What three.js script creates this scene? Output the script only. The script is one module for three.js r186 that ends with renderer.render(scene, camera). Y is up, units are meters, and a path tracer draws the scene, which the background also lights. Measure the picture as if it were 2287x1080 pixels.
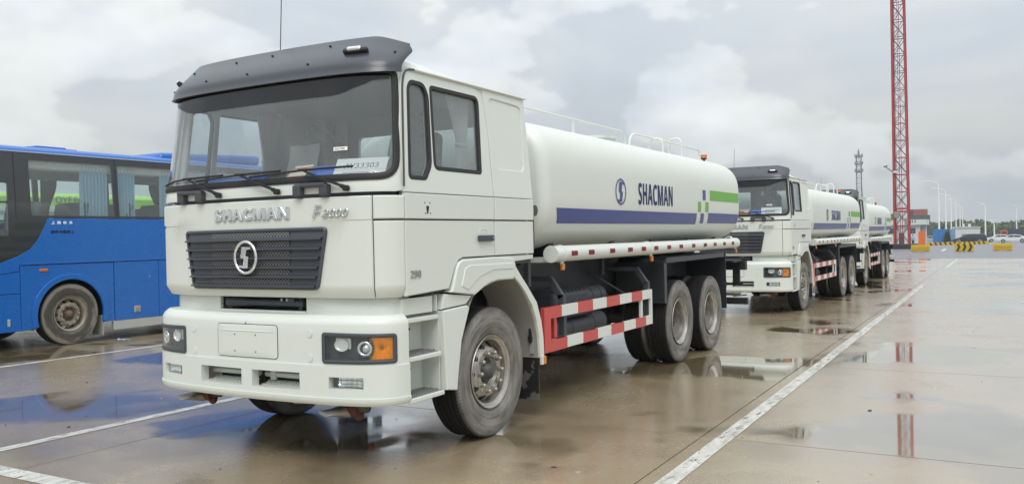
import * as THREE from 'three';
import { RoundedBoxGeometry } from 'three/addons/geometries/RoundedBoxGeometry.js';
import { TextGeometry } from 'three/addons/geometries/TextGeometry.js';
import { FontLoader } from 'three/addons/loaders/FontLoader.js';
import { mergeGeometries, toCreasedNormals } from 'three/addons/utils/BufferGeometryUtils.js';
import { Brush, Evaluator, SUBTRACTION } from 'three-bvh-csg';
import { createNoise2D, createNoise3D } from 'simplex-noise';

// ---------------------------------------------------------------- camera, sky, sun, exposure
const scene = new THREE.Scene();
const camera = new THREE.PerspectiveCamera(31.56, 2287 / 1080, 0.1, 3000);
camera.position.set(4.9696, 1.6796, 6.1212);
camera.rotation.order = 'YXZ';
camera.rotation.set(-0.006184, 0.522778, -0.0216);

const renderer = new THREE.WebGLRenderer({ antialias: true });
renderer.toneMapping = THREE.LinearToneMapping;
renderer.toneMappingExposure = 1.33;
renderer.shadowMap.enabled = true;

let seed = 12345;
const rnd = () => { seed = (seed * 1664525 + 1013904223) >>> 0; return seed / 4294967296; };
const noise2 = createNoise2D(rnd), noise3 = createNoise3D(rnd);
const clamp = (v, a = 0, b = 1) => Math.min(b, Math.max(a, v));
const lerp = (a, b, t) => a + (b - a) * t;
const smooth = (a, b, v) => { const t = clamp((v - a) / (b - a)); return t * t * (3 - 2 * t); };
const fbm3 = (x, y, z, n) => { let s = 0, a = 0.5, f = 1; for (let i = 0; i < n; i++) { s += a * noise3(x * f, y * f, z * f); f *= 2.03; a *= 0.5; } return s; };

function makeSky() {                                            // overcast: bright grey cloud sheet, brighter overhead, soft heaps near the horizon
  const W = 2048, H = 1024, d = new Float32Array(W * H * 4);
  for (let j = 0; j < H; j++) {
    const el = ((j + 0.5) / H - 0.5) * Math.PI, y = Math.sin(el), c = Math.cos(el);
    for (let i = 0; i < W; i++) {
      const az = ((i + 0.5) / W - 0.5) * 2 * Math.PI, x = Math.cos(az) * c, z = Math.sin(az) * c, o = (j * W + i) * 4;
      if (el <= 0) { d[o] = 0.24; d[o + 1] = 0.235; d[o + 2] = 0.225; d[o + 3] = 1; continue; }
      const k = 1 / (y + 0.22), px = x * k, pz = z * k;
      const sheet = fbm3(px * 0.75, pz * 0.75, 3.1, 5), warp = fbm3(px * 0.5 + 9, pz * 0.5, 7.7, 3);
      const wisp = fbm3(px * 1.9 + warp * 1.6, pz * 1.9, 1.3, 4);
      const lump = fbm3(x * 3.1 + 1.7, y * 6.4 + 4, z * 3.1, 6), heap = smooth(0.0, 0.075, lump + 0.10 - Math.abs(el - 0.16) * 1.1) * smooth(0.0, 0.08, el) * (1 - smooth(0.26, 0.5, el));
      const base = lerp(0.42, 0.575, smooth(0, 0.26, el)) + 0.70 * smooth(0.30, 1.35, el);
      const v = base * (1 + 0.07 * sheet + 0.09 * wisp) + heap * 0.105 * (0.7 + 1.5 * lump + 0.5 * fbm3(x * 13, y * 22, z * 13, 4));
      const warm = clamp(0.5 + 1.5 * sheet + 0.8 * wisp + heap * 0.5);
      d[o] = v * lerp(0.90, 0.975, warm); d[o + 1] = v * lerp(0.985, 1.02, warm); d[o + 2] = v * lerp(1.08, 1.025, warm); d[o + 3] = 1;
    }
  }
  const t = new THREE.DataTexture(d, W, H, THREE.RGBAFormat, THREE.FloatType);
  t.mapping = THREE.EquirectangularReflectionMapping; t.magFilter = THREE.LinearFilter; t.minFilter = THREE.LinearFilter; t.needsUpdate = true;
  return t;
}
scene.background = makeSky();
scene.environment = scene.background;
const sun = new THREE.DirectionalLight(0xfffaf2, 1.15);
sun.position.set(18, 46, 26); sun.target.position.set(0, 0, -6); sun.castShadow = true;
sun.shadow.radius = 60; sun.shadow.mapSize.set(2048, 2048);
Object.assign(sun.shadow.camera, { left: -60, right: 60, top: 60, bottom: -60, near: 1, far: 200 });
scene.add(sun, sun.target);

// ---------------------------------------------------------------- helpers
const V3 = (x, y, z) => new THREE.Vector3(x, y, z);
const rgb = (r, g, b) => new THREE.Color().setRGB(r, g, b);
const S = (o) => new THREE.MeshStandardMaterial({ side: THREE.DoubleSide, ...o });
const P = (o) => new THREE.MeshPhysicalMaterial({ side: THREE.DoubleSide, ...o });
const used = new Set();
function numbered(n) { if (!used.has(n)) { used.add(n); return n; } for (let i = 1; ; i++) { const k = n + '_' + String(i).padStart(3, '0'); if (!used.has(k)) { used.add(k); return k; } } }
function norm(g) {                                               // same attributes everywhere so that geometries merge
  if (g.index) g = g.toNonIndexed();
  if (!g.attributes.normal) g.computeVertexNormals();
  if (!g.attributes.uv) g.setAttribute('uv', new THREE.Float32BufferAttribute(new Float32Array(g.attributes.position.count * 2), 2));
  for (const k of Object.keys(g.attributes)) if (!['position', 'normal', 'uv'].includes(k)) g.deleteAttribute(k);
  g.clearGroups(); return g;
}
const merge = (...l) => { l = l.flat(9).filter(Boolean).map(norm); return l.length === 1 ? l[0] : mergeGeometries(l); };
function shade(m) { m.castShadow = m.receiveShadow = true; return m; }
function part(parent, name, mat, ...geos) { const m = shade(new THREE.Mesh(merge(geos), mat)); m.name = name; parent.add(m); return m; }
function thing(name, label, category, pos = [0, 0, 0], turn = 0, group) {
  const g = new THREE.Group(); g.name = numbered(name); g.position.set(...pos); g.rotation.y = turn;
  g.userData = { label, category }; if (group) g.userData.group = group; scene.add(g); return g;
}
function struct(name, mat, ...geos) { const m = part(scene, numbered(name), mat, geos); m.userData.kind = 'structure'; return m; }
function copyOf(o, label, pos, turn = o.rotation.y) { const c = o.clone(); c.name = numbered(o.name.replace(/_\d{3}$/, '')); c.userData = { ...o.userData, label }; c.position.set(...pos); c.rotation.y = turn; scene.add(c); return c; }
const tr = (g, x, y, z, rx = 0, ry = 0, rz = 0) => { if (rx) g.rotateX(rx); if (ry) g.rotateY(ry); if (rz) g.rotateZ(rz); return g.translate(x, y, z); };
const box = (w, h, d, x, y, z, rx, ry, rz) => tr(new THREE.BoxGeometry(w, h, d), x, y, z, rx, ry, rz);
const rbox = (w, h, d, x, y, z, r = 0.01, rx, ry, rz) => tr(new RoundedBoxGeometry(w, h, d, 2, Math.min(r, w / 2.02, h / 2.02, d / 2.02)), x, y, z, rx, ry, rz);
const span = (x0, x1, y0, y1, z0, z1, r = 0) => (r ? rbox : box)(Math.abs(x1 - x0), Math.abs(y1 - y0), Math.abs(z1 - z0), (x0 + x1) / 2, (y0 + y1) / 2, (z0 + z1) / 2, r || undefined);
function cyl(r, len, axis, x, y, z, seg = 24, r2 = r) { const g = new THREE.CylinderGeometry(r2, r, len, seg); if (axis === 'x') g.rotateZ(-Math.PI / 2); if (axis === 'z') g.rotateX(Math.PI / 2); return g.translate(x, y, z); }
function bar(a, b, r, seg = 10) { const A = V3(...a), B = V3(...b), d = B.clone().sub(A), g = new THREE.CylinderGeometry(r, r, d.length(), seg); g.applyQuaternion(new THREE.Quaternion().setFromUnitVectors(V3(0, 1, 0), d.normalize())); const m = A.add(B).multiplyScalar(0.5); return g.translate(m.x, m.y, m.z); }
function sqbar(a, b, w, h = w) { const A = V3(...a), B = V3(...b), d = B.clone().sub(A), g = new THREE.BoxGeometry(w, h, d.length()); const m = new THREE.Matrix4().lookAt(B, A, Math.abs(d.y) > 0.95 * d.length() ? V3(1, 0, 0) : V3(0, 1, 0)); g.applyMatrix4(m); const c = A.add(B).multiplyScalar(0.5); return g.translate(c.x, c.y, c.z); }
function pipe(pts, r, n = 40, seg = 10, tension = 0.0) { return new THREE.TubeGeometry(new THREE.CatmullRomCurve3(pts.map((p) => V3(...p)), false, 'catmullrom', tension || 0.5), n, r, seg); }
function bent(pts, r, rad = 0.08, seg = 10) {                     // straight pipe with rounded corners
  const v = pts.map((p) => V3(...p)), c = new THREE.CurvePath(); let at = v[0];
  for (let i = 1; i < v.length - 1; i++) {
    const a = v[i - 1].clone().sub(v[i]), b = v[i + 1].clone().sub(v[i]), k = Math.min(rad, a.length() / 2.05, b.length() / 2.05);
    const p = v[i].clone().add(a.setLength(k)), q = v[i].clone().add(b.setLength(k));
    c.add(new THREE.LineCurve3(at, p)); c.add(new THREE.QuadraticBezierCurve3(p, v[i], q)); at = q;
  }
  c.add(new THREE.LineCurve3(at, v[v.length - 1]));
  return new THREE.TubeGeometry(c, 20 * v.length, r, seg);
}
function shapeOf(pts, holes = []) { const s = new THREE.Shape(pts.map((p) => new THREE.Vector2(...p))); for (const h of holes) s.holes.push(new THREE.Path(h.map((p) => new THREE.Vector2(...p)))); return s; }
function roundPoly(pts, rads, n = 5) {                            // polygon with rounded corners
  const out = [], N = pts.length;
  for (let i = 0; i < N; i++) {
    const p = new THREE.Vector2(...pts[i]), a = new THREE.Vector2(...pts[(i + N - 1) % N]).sub(p), b = new THREE.Vector2(...pts[(i + 1) % N]).sub(p), r = Array.isArray(rads) ? rads[i] : rads;
    if (!r) { out.push([p.x, p.y]); continue; }
    const k = Math.min(r, a.length() * 0.49, b.length() * 0.49), A = p.clone().add(a.setLength(k)), B = p.clone().add(b.setLength(k));
    for (let j = 0; j <= n; j++) { const t = j / n, u = 1 - t; out.push([u * u * A.x + 2 * u * t * p.x + t * t * B.x, u * u * A.y + 2 * u * t * p.y + t * t * B.y]); }
  }
  return out;
}
function inset(pts, d) {                                          // polygon moved inwards (or outwards for d < 0)
  const N = pts.length; let area = 0; for (let i = 0; i < N; i++) { const a = pts[i], b = pts[(i + 1) % N]; area += a[0] * b[1] - b[0] * a[1]; }
  const s = area > 0 ? 1 : -1;
  return pts.map((p, i) => { const a = pts[(i + N - 1) % N], b = pts[(i + 1) % N]; let tx = b[0] - a[0], ty = b[1] - a[1]; const l = Math.hypot(tx, ty) || 1; return [p[0] - s * ty / l * d, p[1] + s * tx / l * d]; });
}
const ext = (pts, depth, holes = [], bev = 0) => new THREE.ExtrudeGeometry(shapeOf(pts, holes), { depth, bevelEnabled: bev > 0, bevelSize: bev, bevelThickness: bev, bevelSegments: 2, bevelOffset: -bev, curveSegments: 8 });
// plate in the (z, y) plane: outer face at x1, towards +x
function sidePlate(pts, x1, th, holes = [], bev = 0.004) { const f = (l) => l.map(([z, y]) => [-z, y]); const g = ext(f(pts), th - 2 * bev, holes.map(f), bev); g.rotateY(Math.PI / 2); return g.translate(x1 - th + bev, 0, 0); }
function frontPlate(pts, z1, th, holes = [], bev = 0.003) { return ext(pts, th - 2 * bev, holes, bev).translate(0, 0, z1 - th + bev); }
function mirrorX(g) { g = norm(g).clone(); const p = g.attributes.position, n = g.attributes.normal; for (let i = 0; i < p.count; i++) { p.setX(i, -p.getX(i)); n.setX(i, -n.getX(i)); } for (const k of ['position', 'normal', 'uv']) { const a = g.attributes[k], s = a.itemSize; for (let i = 0; i < a.count; i += 3) for (let c = 0; c < s; c++) { const t = a.array[(i + 1) * s + c]; a.array[(i + 1) * s + c] = a.array[(i + 2) * s + c]; a.array[(i + 2) * s + c] = t; } } return g; }
function warp(g, f) { g = norm(g); const p = g.attributes.position, v = V3(); for (let i = 0; i < p.count; i++) { v.fromBufferAttribute(p, i); f(v); p.setXYZ(i, v.x, v.y, v.z); } g.computeVertexNormals(); return g; }
const creased = (g, a = 0.6) => norm(toCreasedNormals(norm(g), a));
// solid sheet over a grid of parameters: F(a, b, off) gives a point, off metres out of the surface
function sheet(grid, F, th, { closed = false, bev = 0, lift = () => 0 } = {}) {
  const R = grid.length, C = grid[0].length, pos = [], idx = [], cc = closed ? C : C - 1;
  const A0 = grid[R - 1][0], A1 = grid[R - 1][C >> 1], filled = closed && Math.hypot(A0[0] - A1[0], A0[1] - A1[1]) < 0.03;
  const edge = (i, j) => i === 0 || (i === R - 1 && !filled) || (!closed && (j === 0 || j === C - 1));
  const add = (f) => { const s = pos.length / 3; for (let i = 0; i < R; i++) for (let j = 0; j < C; j++) { const p = f(i, j); pos.push(p.x, p.y, p.z); } return s; };
  const o = add((i, j) => F(...grid[i][j], lift(...grid[i][j]) - (bev && edge(i, j) ? bev : 0))), n = add((i, j) => F(...grid[i][j], lift(...grid[i][j]) - th));
  for (let i = 0; i < R - 1; i++) for (let j = 0; j < cc; j++) { const k = (j + 1) % C, a = i * C + j, b = i * C + k, c = a + C, d = b + C; idx.push(o + a, o + b, o + d, o + a, o + d, o + c, n + a, n + d, n + b, n + a, n + c, n + d); }
  const wall = (i, j, k, l) => { const a = i * C + j, b = k * C + l; idx.push(o + a, n + a, n + b, o + a, n + b, o + b); };
  for (let j = 0; j < cc; j++) { const k = (j + 1) % C; wall(0, j, 0, k); wall(R - 1, k, R - 1, j); }
  if (!closed) for (let i = 0; i < R - 1; i++) { wall(i + 1, 0, i, 0); wall(i, C - 1, i + 1, C - 1); }
  const g = new THREE.BufferGeometry(); g.setAttribute('position', new THREE.Float32BufferAttribute(pos, 3)); g.setIndex(idx);
  const uv = []; for (let k = 0; k < 2; k++) for (let i = 0; i < R; i++) for (let j = 0; j < C; j++) uv.push(grid[i][j][0], grid[i][j][1]); g.setAttribute('uv', new THREE.Float32BufferAttribute(uv, 2));
  return norm(toCreasedNormals(g, 0.55));
}
const ramp = (a, b, n, e = 0) => { const l = []; for (let i = 0; i <= n; i++) l.push(lerp(a + (e ? Math.sign(b - a) * e : 0), b - (e ? Math.sign(b - a) * e : 0), i / n)); if (e) { l.unshift(a); l.push(b); } return l; };
const gridOf = (as, bs) => bs.map((b) => as.map((a) => [a, b]));
const ringGrid = (outer, inner, n = 2) => { const g = []; for (let i = 0; i <= n; i++) g.push(outer.map((p, j) => [lerp(p[0], inner[j][0], i / n), lerp(p[1], inner[j][1], i / n)])); return g; };
const fillGrid = (outline, n = 8) => { const c = outline.reduce((s, p) => [s[0] + p[0] / outline.length, s[1] + p[1] / outline.length], [0, 0]); return ringGrid(outline, outline.map((p) => [lerp(p[0], c[0], 0.995), lerp(p[1], c[1], 0.995)]), n); };
function resample(pts, n) { const l = [...pts, pts[0]], s = [0]; for (let i = 1; i < l.length; i++) s.push(s[i - 1] + Math.hypot(l[i][0] - l[i - 1][0], l[i][1] - l[i - 1][1])); const out = []; let k = 0; for (let i = 0; i < n; i++) { const t = s[s.length - 1] * i / n; while (s[k + 1] < t) k++; const f = (t - s[k]) / (s[k + 1] - s[k] || 1); out.push([lerp(l[k][0], l[k + 1][0], f), lerp(l[k][1], l[k + 1][1], f)]); } return out; }
const rectPts = (x0, x1, y0, y1) => [[x0, y0], [x1, y0], [x1, y1], [x0, y1]];
const loft = (prof, seg = 48) => new THREE.LatheGeometry(prof.map(([r, h]) => new THREE.Vector2(r, h)), seg).rotateZ(-Math.PI / 2);   // turned about the x axis, h along +x
const csg = new Evaluator(); csg.useGroups = false; csg.attributes = ['position', 'normal', 'uv'];
function cut(g, ...tools) { let a = new Brush(norm(g)); a.updateMatrixWorld(); for (const t of tools.flat()) { const b = new Brush(norm(t)); b.updateMatrixWorld(); a = csg.evaluate(a, b, SUBTRACTION); } return norm(a.geometry); }
function dataTex(w, h, f, { srgb = false, rep = true } = {}) {
  const d = new Uint8Array(w * h * 4); for (let y = 0; y < h; y++) for (let x = 0; x < w; x++) { const c = f(x / w, y / h, x, y), o = (y * w + x) * 4; for (let k = 0; k < 3; k++) d[o + k] = clamp(Array.isArray(c) ? c[k] : c) * 255; d[o + 3] = Array.isArray(c) && c.length > 3 ? clamp(c[3]) * 255 : 255; }
  const t = new THREE.DataTexture(d, w, h); if (srgb) t.colorSpace = THREE.SRGBColorSpace; if (rep) t.wrapS = t.wrapT = THREE.RepeatWrapping; t.magFilter = t.minFilter = THREE.LinearFilter; t.needsUpdate = true; return t;
}
function canvasTex(w, h, draw, srgb = true) { const c = document.createElement('canvas'); c.width = w; c.height = h; draw(c.getContext('2d'), w, h); const t = new THREE.CanvasTexture(c); if (srgb) t.colorSpace = THREE.SRGBColorSpace; t.magFilter = t.minFilter = THREE.LinearFilter; return t; }
const tnoise = (u, v, f, s = 0) => { const a = u * 2 * Math.PI, b = v * 2 * Math.PI, r = f / 6.283; return noise3(Math.cos(a) * r + s, Math.sin(a) * r + Math.cos(b) * r * 1.3, Math.sin(b) * r * 1.3 - s) ; };
// tiling noise: blends four shifted copies
function tile(u, v, f, seedv, oct = 4) { const n = (x, y) => { let s = 0, a = 0.5, k = 1; for (let i = 0; i < oct; i++) { s += a * noise3(x * f * k, y * f * k, seedv + i * 7.3); k *= 2.07; a *= 0.52; } return s; }; const wu = smooth(0.8, 1, u), wv = smooth(0.8, 1, v); const r0 = wv ? lerp(n(u, v), n(u, v - 1), wv) : n(u, v), r1 = wu ? (wv ? lerp(n(u - 1, v), n(u - 1, v - 1), wv) : n(u - 1, v)) : 0; return wu ? lerp(r0, r1, wu) : r0; }
const fontBold = await new FontLoader().loadAsync('fonts/droid/droid_sans_bold.typeface.json');
const fontReg = await new FontLoader().loadAsync('fonts/droid/droid_sans_regular.typeface.json');
function letters(s, size, depth, wide = 1, slant = 0, font = fontBold, bev = 0) { const g = new TextGeometry(s, { font, size, depth, curveSegments: 5, bevelEnabled: bev > 0, bevelSize: bev, bevelThickness: bev, bevelSegments: 1 }); g.computeBoundingBox(); const b = g.boundingBox; g.translate(-(b.min.x + b.max.x) / 2, -b.min.y, 0); if (slant) g.applyMatrix4(new THREE.Matrix4().makeShear(0, 0, slant, 0, 0, 0)); return g.scale(wide, 1, 1); }

// ---------------------------------------------------------------- materials
const dirtTex = dataTex(256, 256, (u, v) => 0.88 + 0.12 * clamp(0.6 + tile(u, v, 5, 2.2)), { srgb: false });
const roughTex = dataTex(256, 256, (u, v) => { const k = 0.92 + 0.10 * tile(u, v, 3, 8.1); return [k, k, k]; });
const M = {
  white: P({ color: rgb(0.69, 0.725, 0.68), roughness: 0.42, roughnessMap: roughTex, clearcoat: 0.25, clearcoatRoughness: 0.25 }),
  tank: P({ color: rgb(0.69, 0.725, 0.685), roughness: 0.45, roughnessMap: roughTex, clearcoat: 0.2, clearcoatRoughness: 0.3 }),
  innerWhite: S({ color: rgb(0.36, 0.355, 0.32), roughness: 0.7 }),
  grey: S({ color: rgb(0.060, 0.065, 0.078), roughness: 0.55 }),
  grille: S({ color: rgb(0.066, 0.072, 0.088), roughness: 0.36 }),
  visor: P({ color: rgb(0.050, 0.056, 0.070), roughness: 0.34, roughnessMap: roughTex, clearcoat: 0.3, clearcoatRoughness: 0.3 }),
  black: S({ color: rgb(0.017, 0.018, 0.020), roughness: 0.55 }),
  rubber: S({ color: rgb(0.022, 0.022, 0.024), roughness: 0.6 }),
  frame: S({ color: rgb(0.022, 0.025, 0.030), roughness: 0.5, roughnessMap: roughTex }),
  mudguard: P({ color: rgb(0.028, 0.031, 0.036), roughness: 0.42, roughnessMap: roughTex }),
  steel: S({ color: rgb(0.42, 0.41, 0.39), metalness: 0.75, roughness: 0.42, roughnessMap: roughTex }),
  chrome: S({ color: rgb(0.78, 0.78, 0.78), metalness: 1, roughness: 0.12 }),
  iron: S({ color: rgb(0.12, 0.115, 0.105), metalness: 0.4, roughness: 0.6 }),
  rust: S({ color: rgb(0.105, 0.034, 0.022), roughness: 0.7 }),
  red: P({ color: rgb(0.55, 0.055, 0.045), roughness: 0.4, roughnessMap: roughTex, clearcoat: 0.2 }),
  markRed: S({ color: rgb(0.42, 0.035, 0.035), roughness: 0.35 }),
  blueStripe: P({ color: rgb(0.030, 0.055, 0.25), roughness: 0.36, roughnessMap: roughTex }),
  green: P({ color: rgb(0.14, 0.42, 0.045), roughness: 0.4 }),
  amber: P({ color: rgb(0.75, 0.155, 0.006), roughness: 0.12, clearcoat: 1, clearcoatRoughness: 0.05 }),
  amberLens: P({ color: rgb(1.0, 0.70, 0.22), roughness: 0.06, transmission: 0.9, thickness: 0, ior: 1.5 }),
  reflector: S({ color: rgb(0.85, 0.85, 0.85), metalness: 0.5, roughness: 0.3 }),
  tread: S({ color: rgb(0.27, 0.27, 0.265), metalness: 0.35, roughness: 0.45 }),
  amberDull: P({ color: rgb(0.62, 0.22, 0.04), roughness: 0.25 }),
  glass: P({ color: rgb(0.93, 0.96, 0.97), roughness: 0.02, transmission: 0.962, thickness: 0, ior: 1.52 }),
  sideGlass: P({ color: rgb(0.82, 0.86, 0.87), roughness: 0.02, transmission: 0.94, thickness: 0, ior: 1.52 }),
  lens: P({ color: rgb(0.93, 0.95, 0.95), roughness: 0.03, transmission: 1, thickness: 0, ior: 1.45 }),
  trim: S({ color: rgb(0.50, 0.51, 0.51), roughness: 0.8 }),
  cabDark: S({ color: rgb(0.085, 0.09, 0.096), roughness: 0.75 }),
  seat: S({ color: rgb(0.05, 0.055, 0.07), roughness: 0.8 }),
  film: P({ color: rgb(0.75, 0.78, 0.80), roughness: 0.16, transmission: 0.75, thickness: 0, ior: 1.4 }),
  curtain: S({ color: rgb(0.58, 0.58, 0.55), roughness: 0.95 }),
  paper: S({ color: rgb(0.78, 0.78, 0.76), roughness: 0.8 }),
};
// ---------------------------------------------------------------- the setting: wet concrete yard, road beyond, painted lines
const gy = (z) => 0.0077 * z + 0.01, skew = (z) => 0.013 * z, ZE = -58.85;   // the whole place falls gently away from the camera; joints and lines run at a slight angle to the trucks
const TILE = 32, GN = 1536;
const gcol = new Uint8Array(GN * GN * 4), gsurf = new Uint8Array(GN * GN * 4);
for (let j = 0; j < GN; j++) for (let i = 0; i < GN; i++) {
  const u = i / GN, v = j / GN, o = (j * GN + i) * 4;
  const big = tile(u, v, 6.5, 1.7, 3), mid = tile(u, v, 20, 5.1, 4), fine = noise2(i * 0.23, j * 0.23) * 0.5 + noise2(i * 0.51, j * 0.49) * 0.5, streak = tile(u, v, 11, 12.4, 2) * 0.5 + tile(u, (v * 7) % 1, 5, 17.4, 2) * 0.5;
  const wet = smooth(0.06, 0.27, big * 0.75 + mid * 0.30 + streak * 0.20);        // 1 = standing water
  const stain = smooth(0.12, 0.4, mid + 0.25 * streak), speck = noise2(i * 0.9 + 50, j * 0.9) > 0.86 ? 1 : 0;
  const tone = (1 + 0.09 * mid + 0.02 * fine + 0.09 * streak) * lerp(1.06, 0.86, wet) * (1 - 0.10 * stain) * (1 - 0.05 * speck * (1 - wet));
  gcol[o] = clamp(0.510 * tone) * 255; gcol[o + 1] = clamp(0.457 * tone) * 255; gcol[o + 2] = clamp(0.360 * tone + 0.012 * (1 - wet)) * 255; gcol[o + 3] = 255;
  gsurf[o] = 255 * clamp(lerp(0.5 + 0.30 * fine + 0.2 * mid, 0.5, wet)); gsurf[o + 1] = 255 * clamp(lerp(0.25 + 0.03 * fine + 0.08 * mid + 0.05 * streak, 0.04, wet)); gsurf[o + 2] = 0; gsurf[o + 3] = 255;
}
const mkTex = (d, srgb) => { const t = new THREE.DataTexture(d, GN, GN); t.wrapS = t.wrapT = THREE.RepeatWrapping; t.magFilter = t.minFilter = THREE.LinearFilter; if (srgb) t.colorSpace = THREE.SRGBColorSpace; t.needsUpdate = true; return t; };
const gMap = mkTex(gcol, true), gSurf = mkTex(gsurf, false);
const concrete = [1.50, 1.46, 1.535].map((k) => P({ color: rgb(k, k, k * 0.99), map: gMap, roughness: 1, roughnessMap: gSurf, bumpMap: gSurf, bumpScale: 0.0008, ior: 1.55, clearcoat: 1, clearcoatRoughness: 1, clearcoatRoughnessMap: gSurf }));
const jointDirt = S({ color: rgb(0.045, 0.040, 0.034), roughness: 0.7 });
const asphaltTex = dataTex(512, 512, (u, v, x, y) => { const k = 0.36 + 0.05 * noise2(x * 0.7, y * 0.7) + 0.05 * tile(u, v, 6, 3.3, 3); return [k, k * 1.01, k * 1.05]; }, { srgb: true });
asphaltTex.repeat.set(0.1, 0.1);
const asphalt = P({ color: rgb(1.6, 1.6, 1.6), map: asphaltTex, roughness: 0.36 });

const onGround = (g) => { g = norm(g); const p = g.attributes.position; for (let i = 0; i < p.count; i++) { const z = p.getZ(i); p.setX(i, p.getX(i) + skew(z)); p.setY(i, p.getY(i) + gy(z)); } g.computeVertexNormals(); return g; };
struct('ground', jointDirt, onGround(new THREE.PlaneGeometry(900, 400).rotateX(-Math.PI / 2).translate(0, -0.03, ZE + 200)));
{ const g = norm(new THREE.PlaneGeometry(1800, 1200).rotateX(-Math.PI / 2).translate(0, -0.002, ZE - 600.01)), p = g.attributes.position, uv = g.attributes.uv; for (let i = 0; i < p.count; i++) uv.setXY(i, p.getX(i), p.getZ(i)); struct('road', asphalt, onGround(g)); }
// slabs, each with its own edges and a sunk joint round it
const pavement = new THREE.Group(); pavement.name = 'pavement'; pavement.userData = { kind: 'structure' }; scene.add(pavement);
const xJ = [], zJ = []; for (let k = -6; k <= 4; k++) xJ.push(2.795 + 4.24 * k); for (let k = -3; k <= 13; k++) zJ.push(-0.73 - 4.33 * k); zJ.push(ZE + 0.01);
function slab(x0, x1, z0, z1) {
  const g = norm(span(x0, x1, -0.035, 0, z0, z1)), p = g.attributes.position, uv = g.attributes.uv;
  for (let i = 0; i < p.count; i++) uv.setXY(i, (p.getX(i) + 3.3) / TILE, (p.getZ(i) + 9.1) / TILE);
  return onGround(g);
}
for (let i = 0; i + 1 < xJ.length; i++) for (let k = 0; k + 1 < zJ.length; k++) part(pavement, 'concrete_slab', concrete[(i * 7 + k * 5 + ((i * k) % 3)) % 3], slab(xJ[i] + 0.006, xJ[i + 1] - 0.006, zJ[k] - 0.006, zJ[k + 1] + 0.006));
for (const [a, b] of [[-200, xJ[0] - 0.012], [xJ[10] + 0.012, 200]]) part(pavement, 'concrete_apron', concrete[0], slab(a, b, zJ[0], ZE + 0.01));
part(pavement, 'concrete_apron', concrete[1], slab(-200, 200, 60, zJ[0] + 0.02));
// painted lines, worn: chips are cut out by the alpha map
const wornTex = dataTex(512, 512, (u, v, x, y) => { const n = tile(u, v, 14, 6.6, 4) + 0.35 * noise2(x * 0.21, y * 0.21); const crack = Math.abs(tile(u, v, 9, 21.2, 3)) < 0.012 ? 1 : 0; return n > 0.43 || crack ? 0 : 1; });
const lineCol = dataTex(256, 256, (u, v) => { const k = 0.80 + 0.14 * tile(u, v, 8, 4.4, 4); return [k, k * 0.995, k * 0.96]; }, { srgb: true });
const linePaint = P({ color: rgb(1, 1, 1), map: lineCol, alphaMap: wornTex, alphaTest: 0.5, roughness: 0.24, ior: 1.4 });
const lineSolid = P({ color: rgb(0.62, 0.62, 0.60), roughness: 0.3 });
function line(x0, x1, z0, z1, mat = linePaint) { const g = new THREE.PlaneGeometry(Math.abs(x1 - x0), Math.abs(z1 - z0)).rotateX(-Math.PI / 2).translate((x0 + x1) / 2, 0.004, (z0 + z1) / 2), p = g.attributes.position, uv = g.attributes.uv; for (let i = 0; i < p.count; i++) uv.setXY(i, p.getX(i) / 0.95, p.getZ(i) / 3.9); struct('painted_line', mat, onGround(g)); }
line(2.915, 3.05, 5.5, -24.9); line(2.93, 3.07, -41, -58.6);
line(-2.275, -2.145, 6, -56); line(-7.325, -7.195, 6, -56);
line(-2.12, 0.6, 2.47, 2.63); line(-7.1, -2.4, 2.47, 2.63);
for (const [x0, x1, z, w] of [[-8, -0.7, -65.3, 0.35], [-9, -1.0, -72, 0.4], [-10, -1.4, -80, 0.4]]) line(x0, x1, z - w, z + w, lineSolid);
struct('painted_line', lineSolid, sqbar([-0.9, gy(-104) + 0.01, -104], [-0.4, gy(-88.5) + 0.01, -88.5], 0.3, 0.004));
// bits of grit and leaf lying about
{ const gg = new THREE.IcosahedronGeometry(1, 0), n = 150, im = new THREE.InstancedMesh(gg, S({ color: rgb(1, 1, 1), roughness: 0.8 }), n), q = new THREE.Object3D(), c = new THREE.Color(); for (let i = 0; i < n; i++) { const z = 3.6 - Math.pow(rnd(), 1.6) * 24, x = -9 + rnd() * 15, s = 0.005 + 0.012 * rnd() * rnd(); q.position.set(x, gy(z) + s * 0.25, z); q.rotation.set(0, rnd() * 6, 0); q.scale.set(s * (1 + rnd() * 1.5), s * 0.5, s); q.updateMatrix(); im.setMatrixAt(i, q.matrix); const k = rnd() < 0.3 ? 0.5 : 0.05; im.setColorAt(i, c.setRGB(k, k * 0.85, k * 0.65)); } im.name = 'ground_grit'; im.castShadow = im.receiveShadow = true; im.userData = { kind: 'stuff', label: 'scattered bits of grit and leaf on the wet concrete', category: 'grit' }; scene.add(im); }
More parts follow.
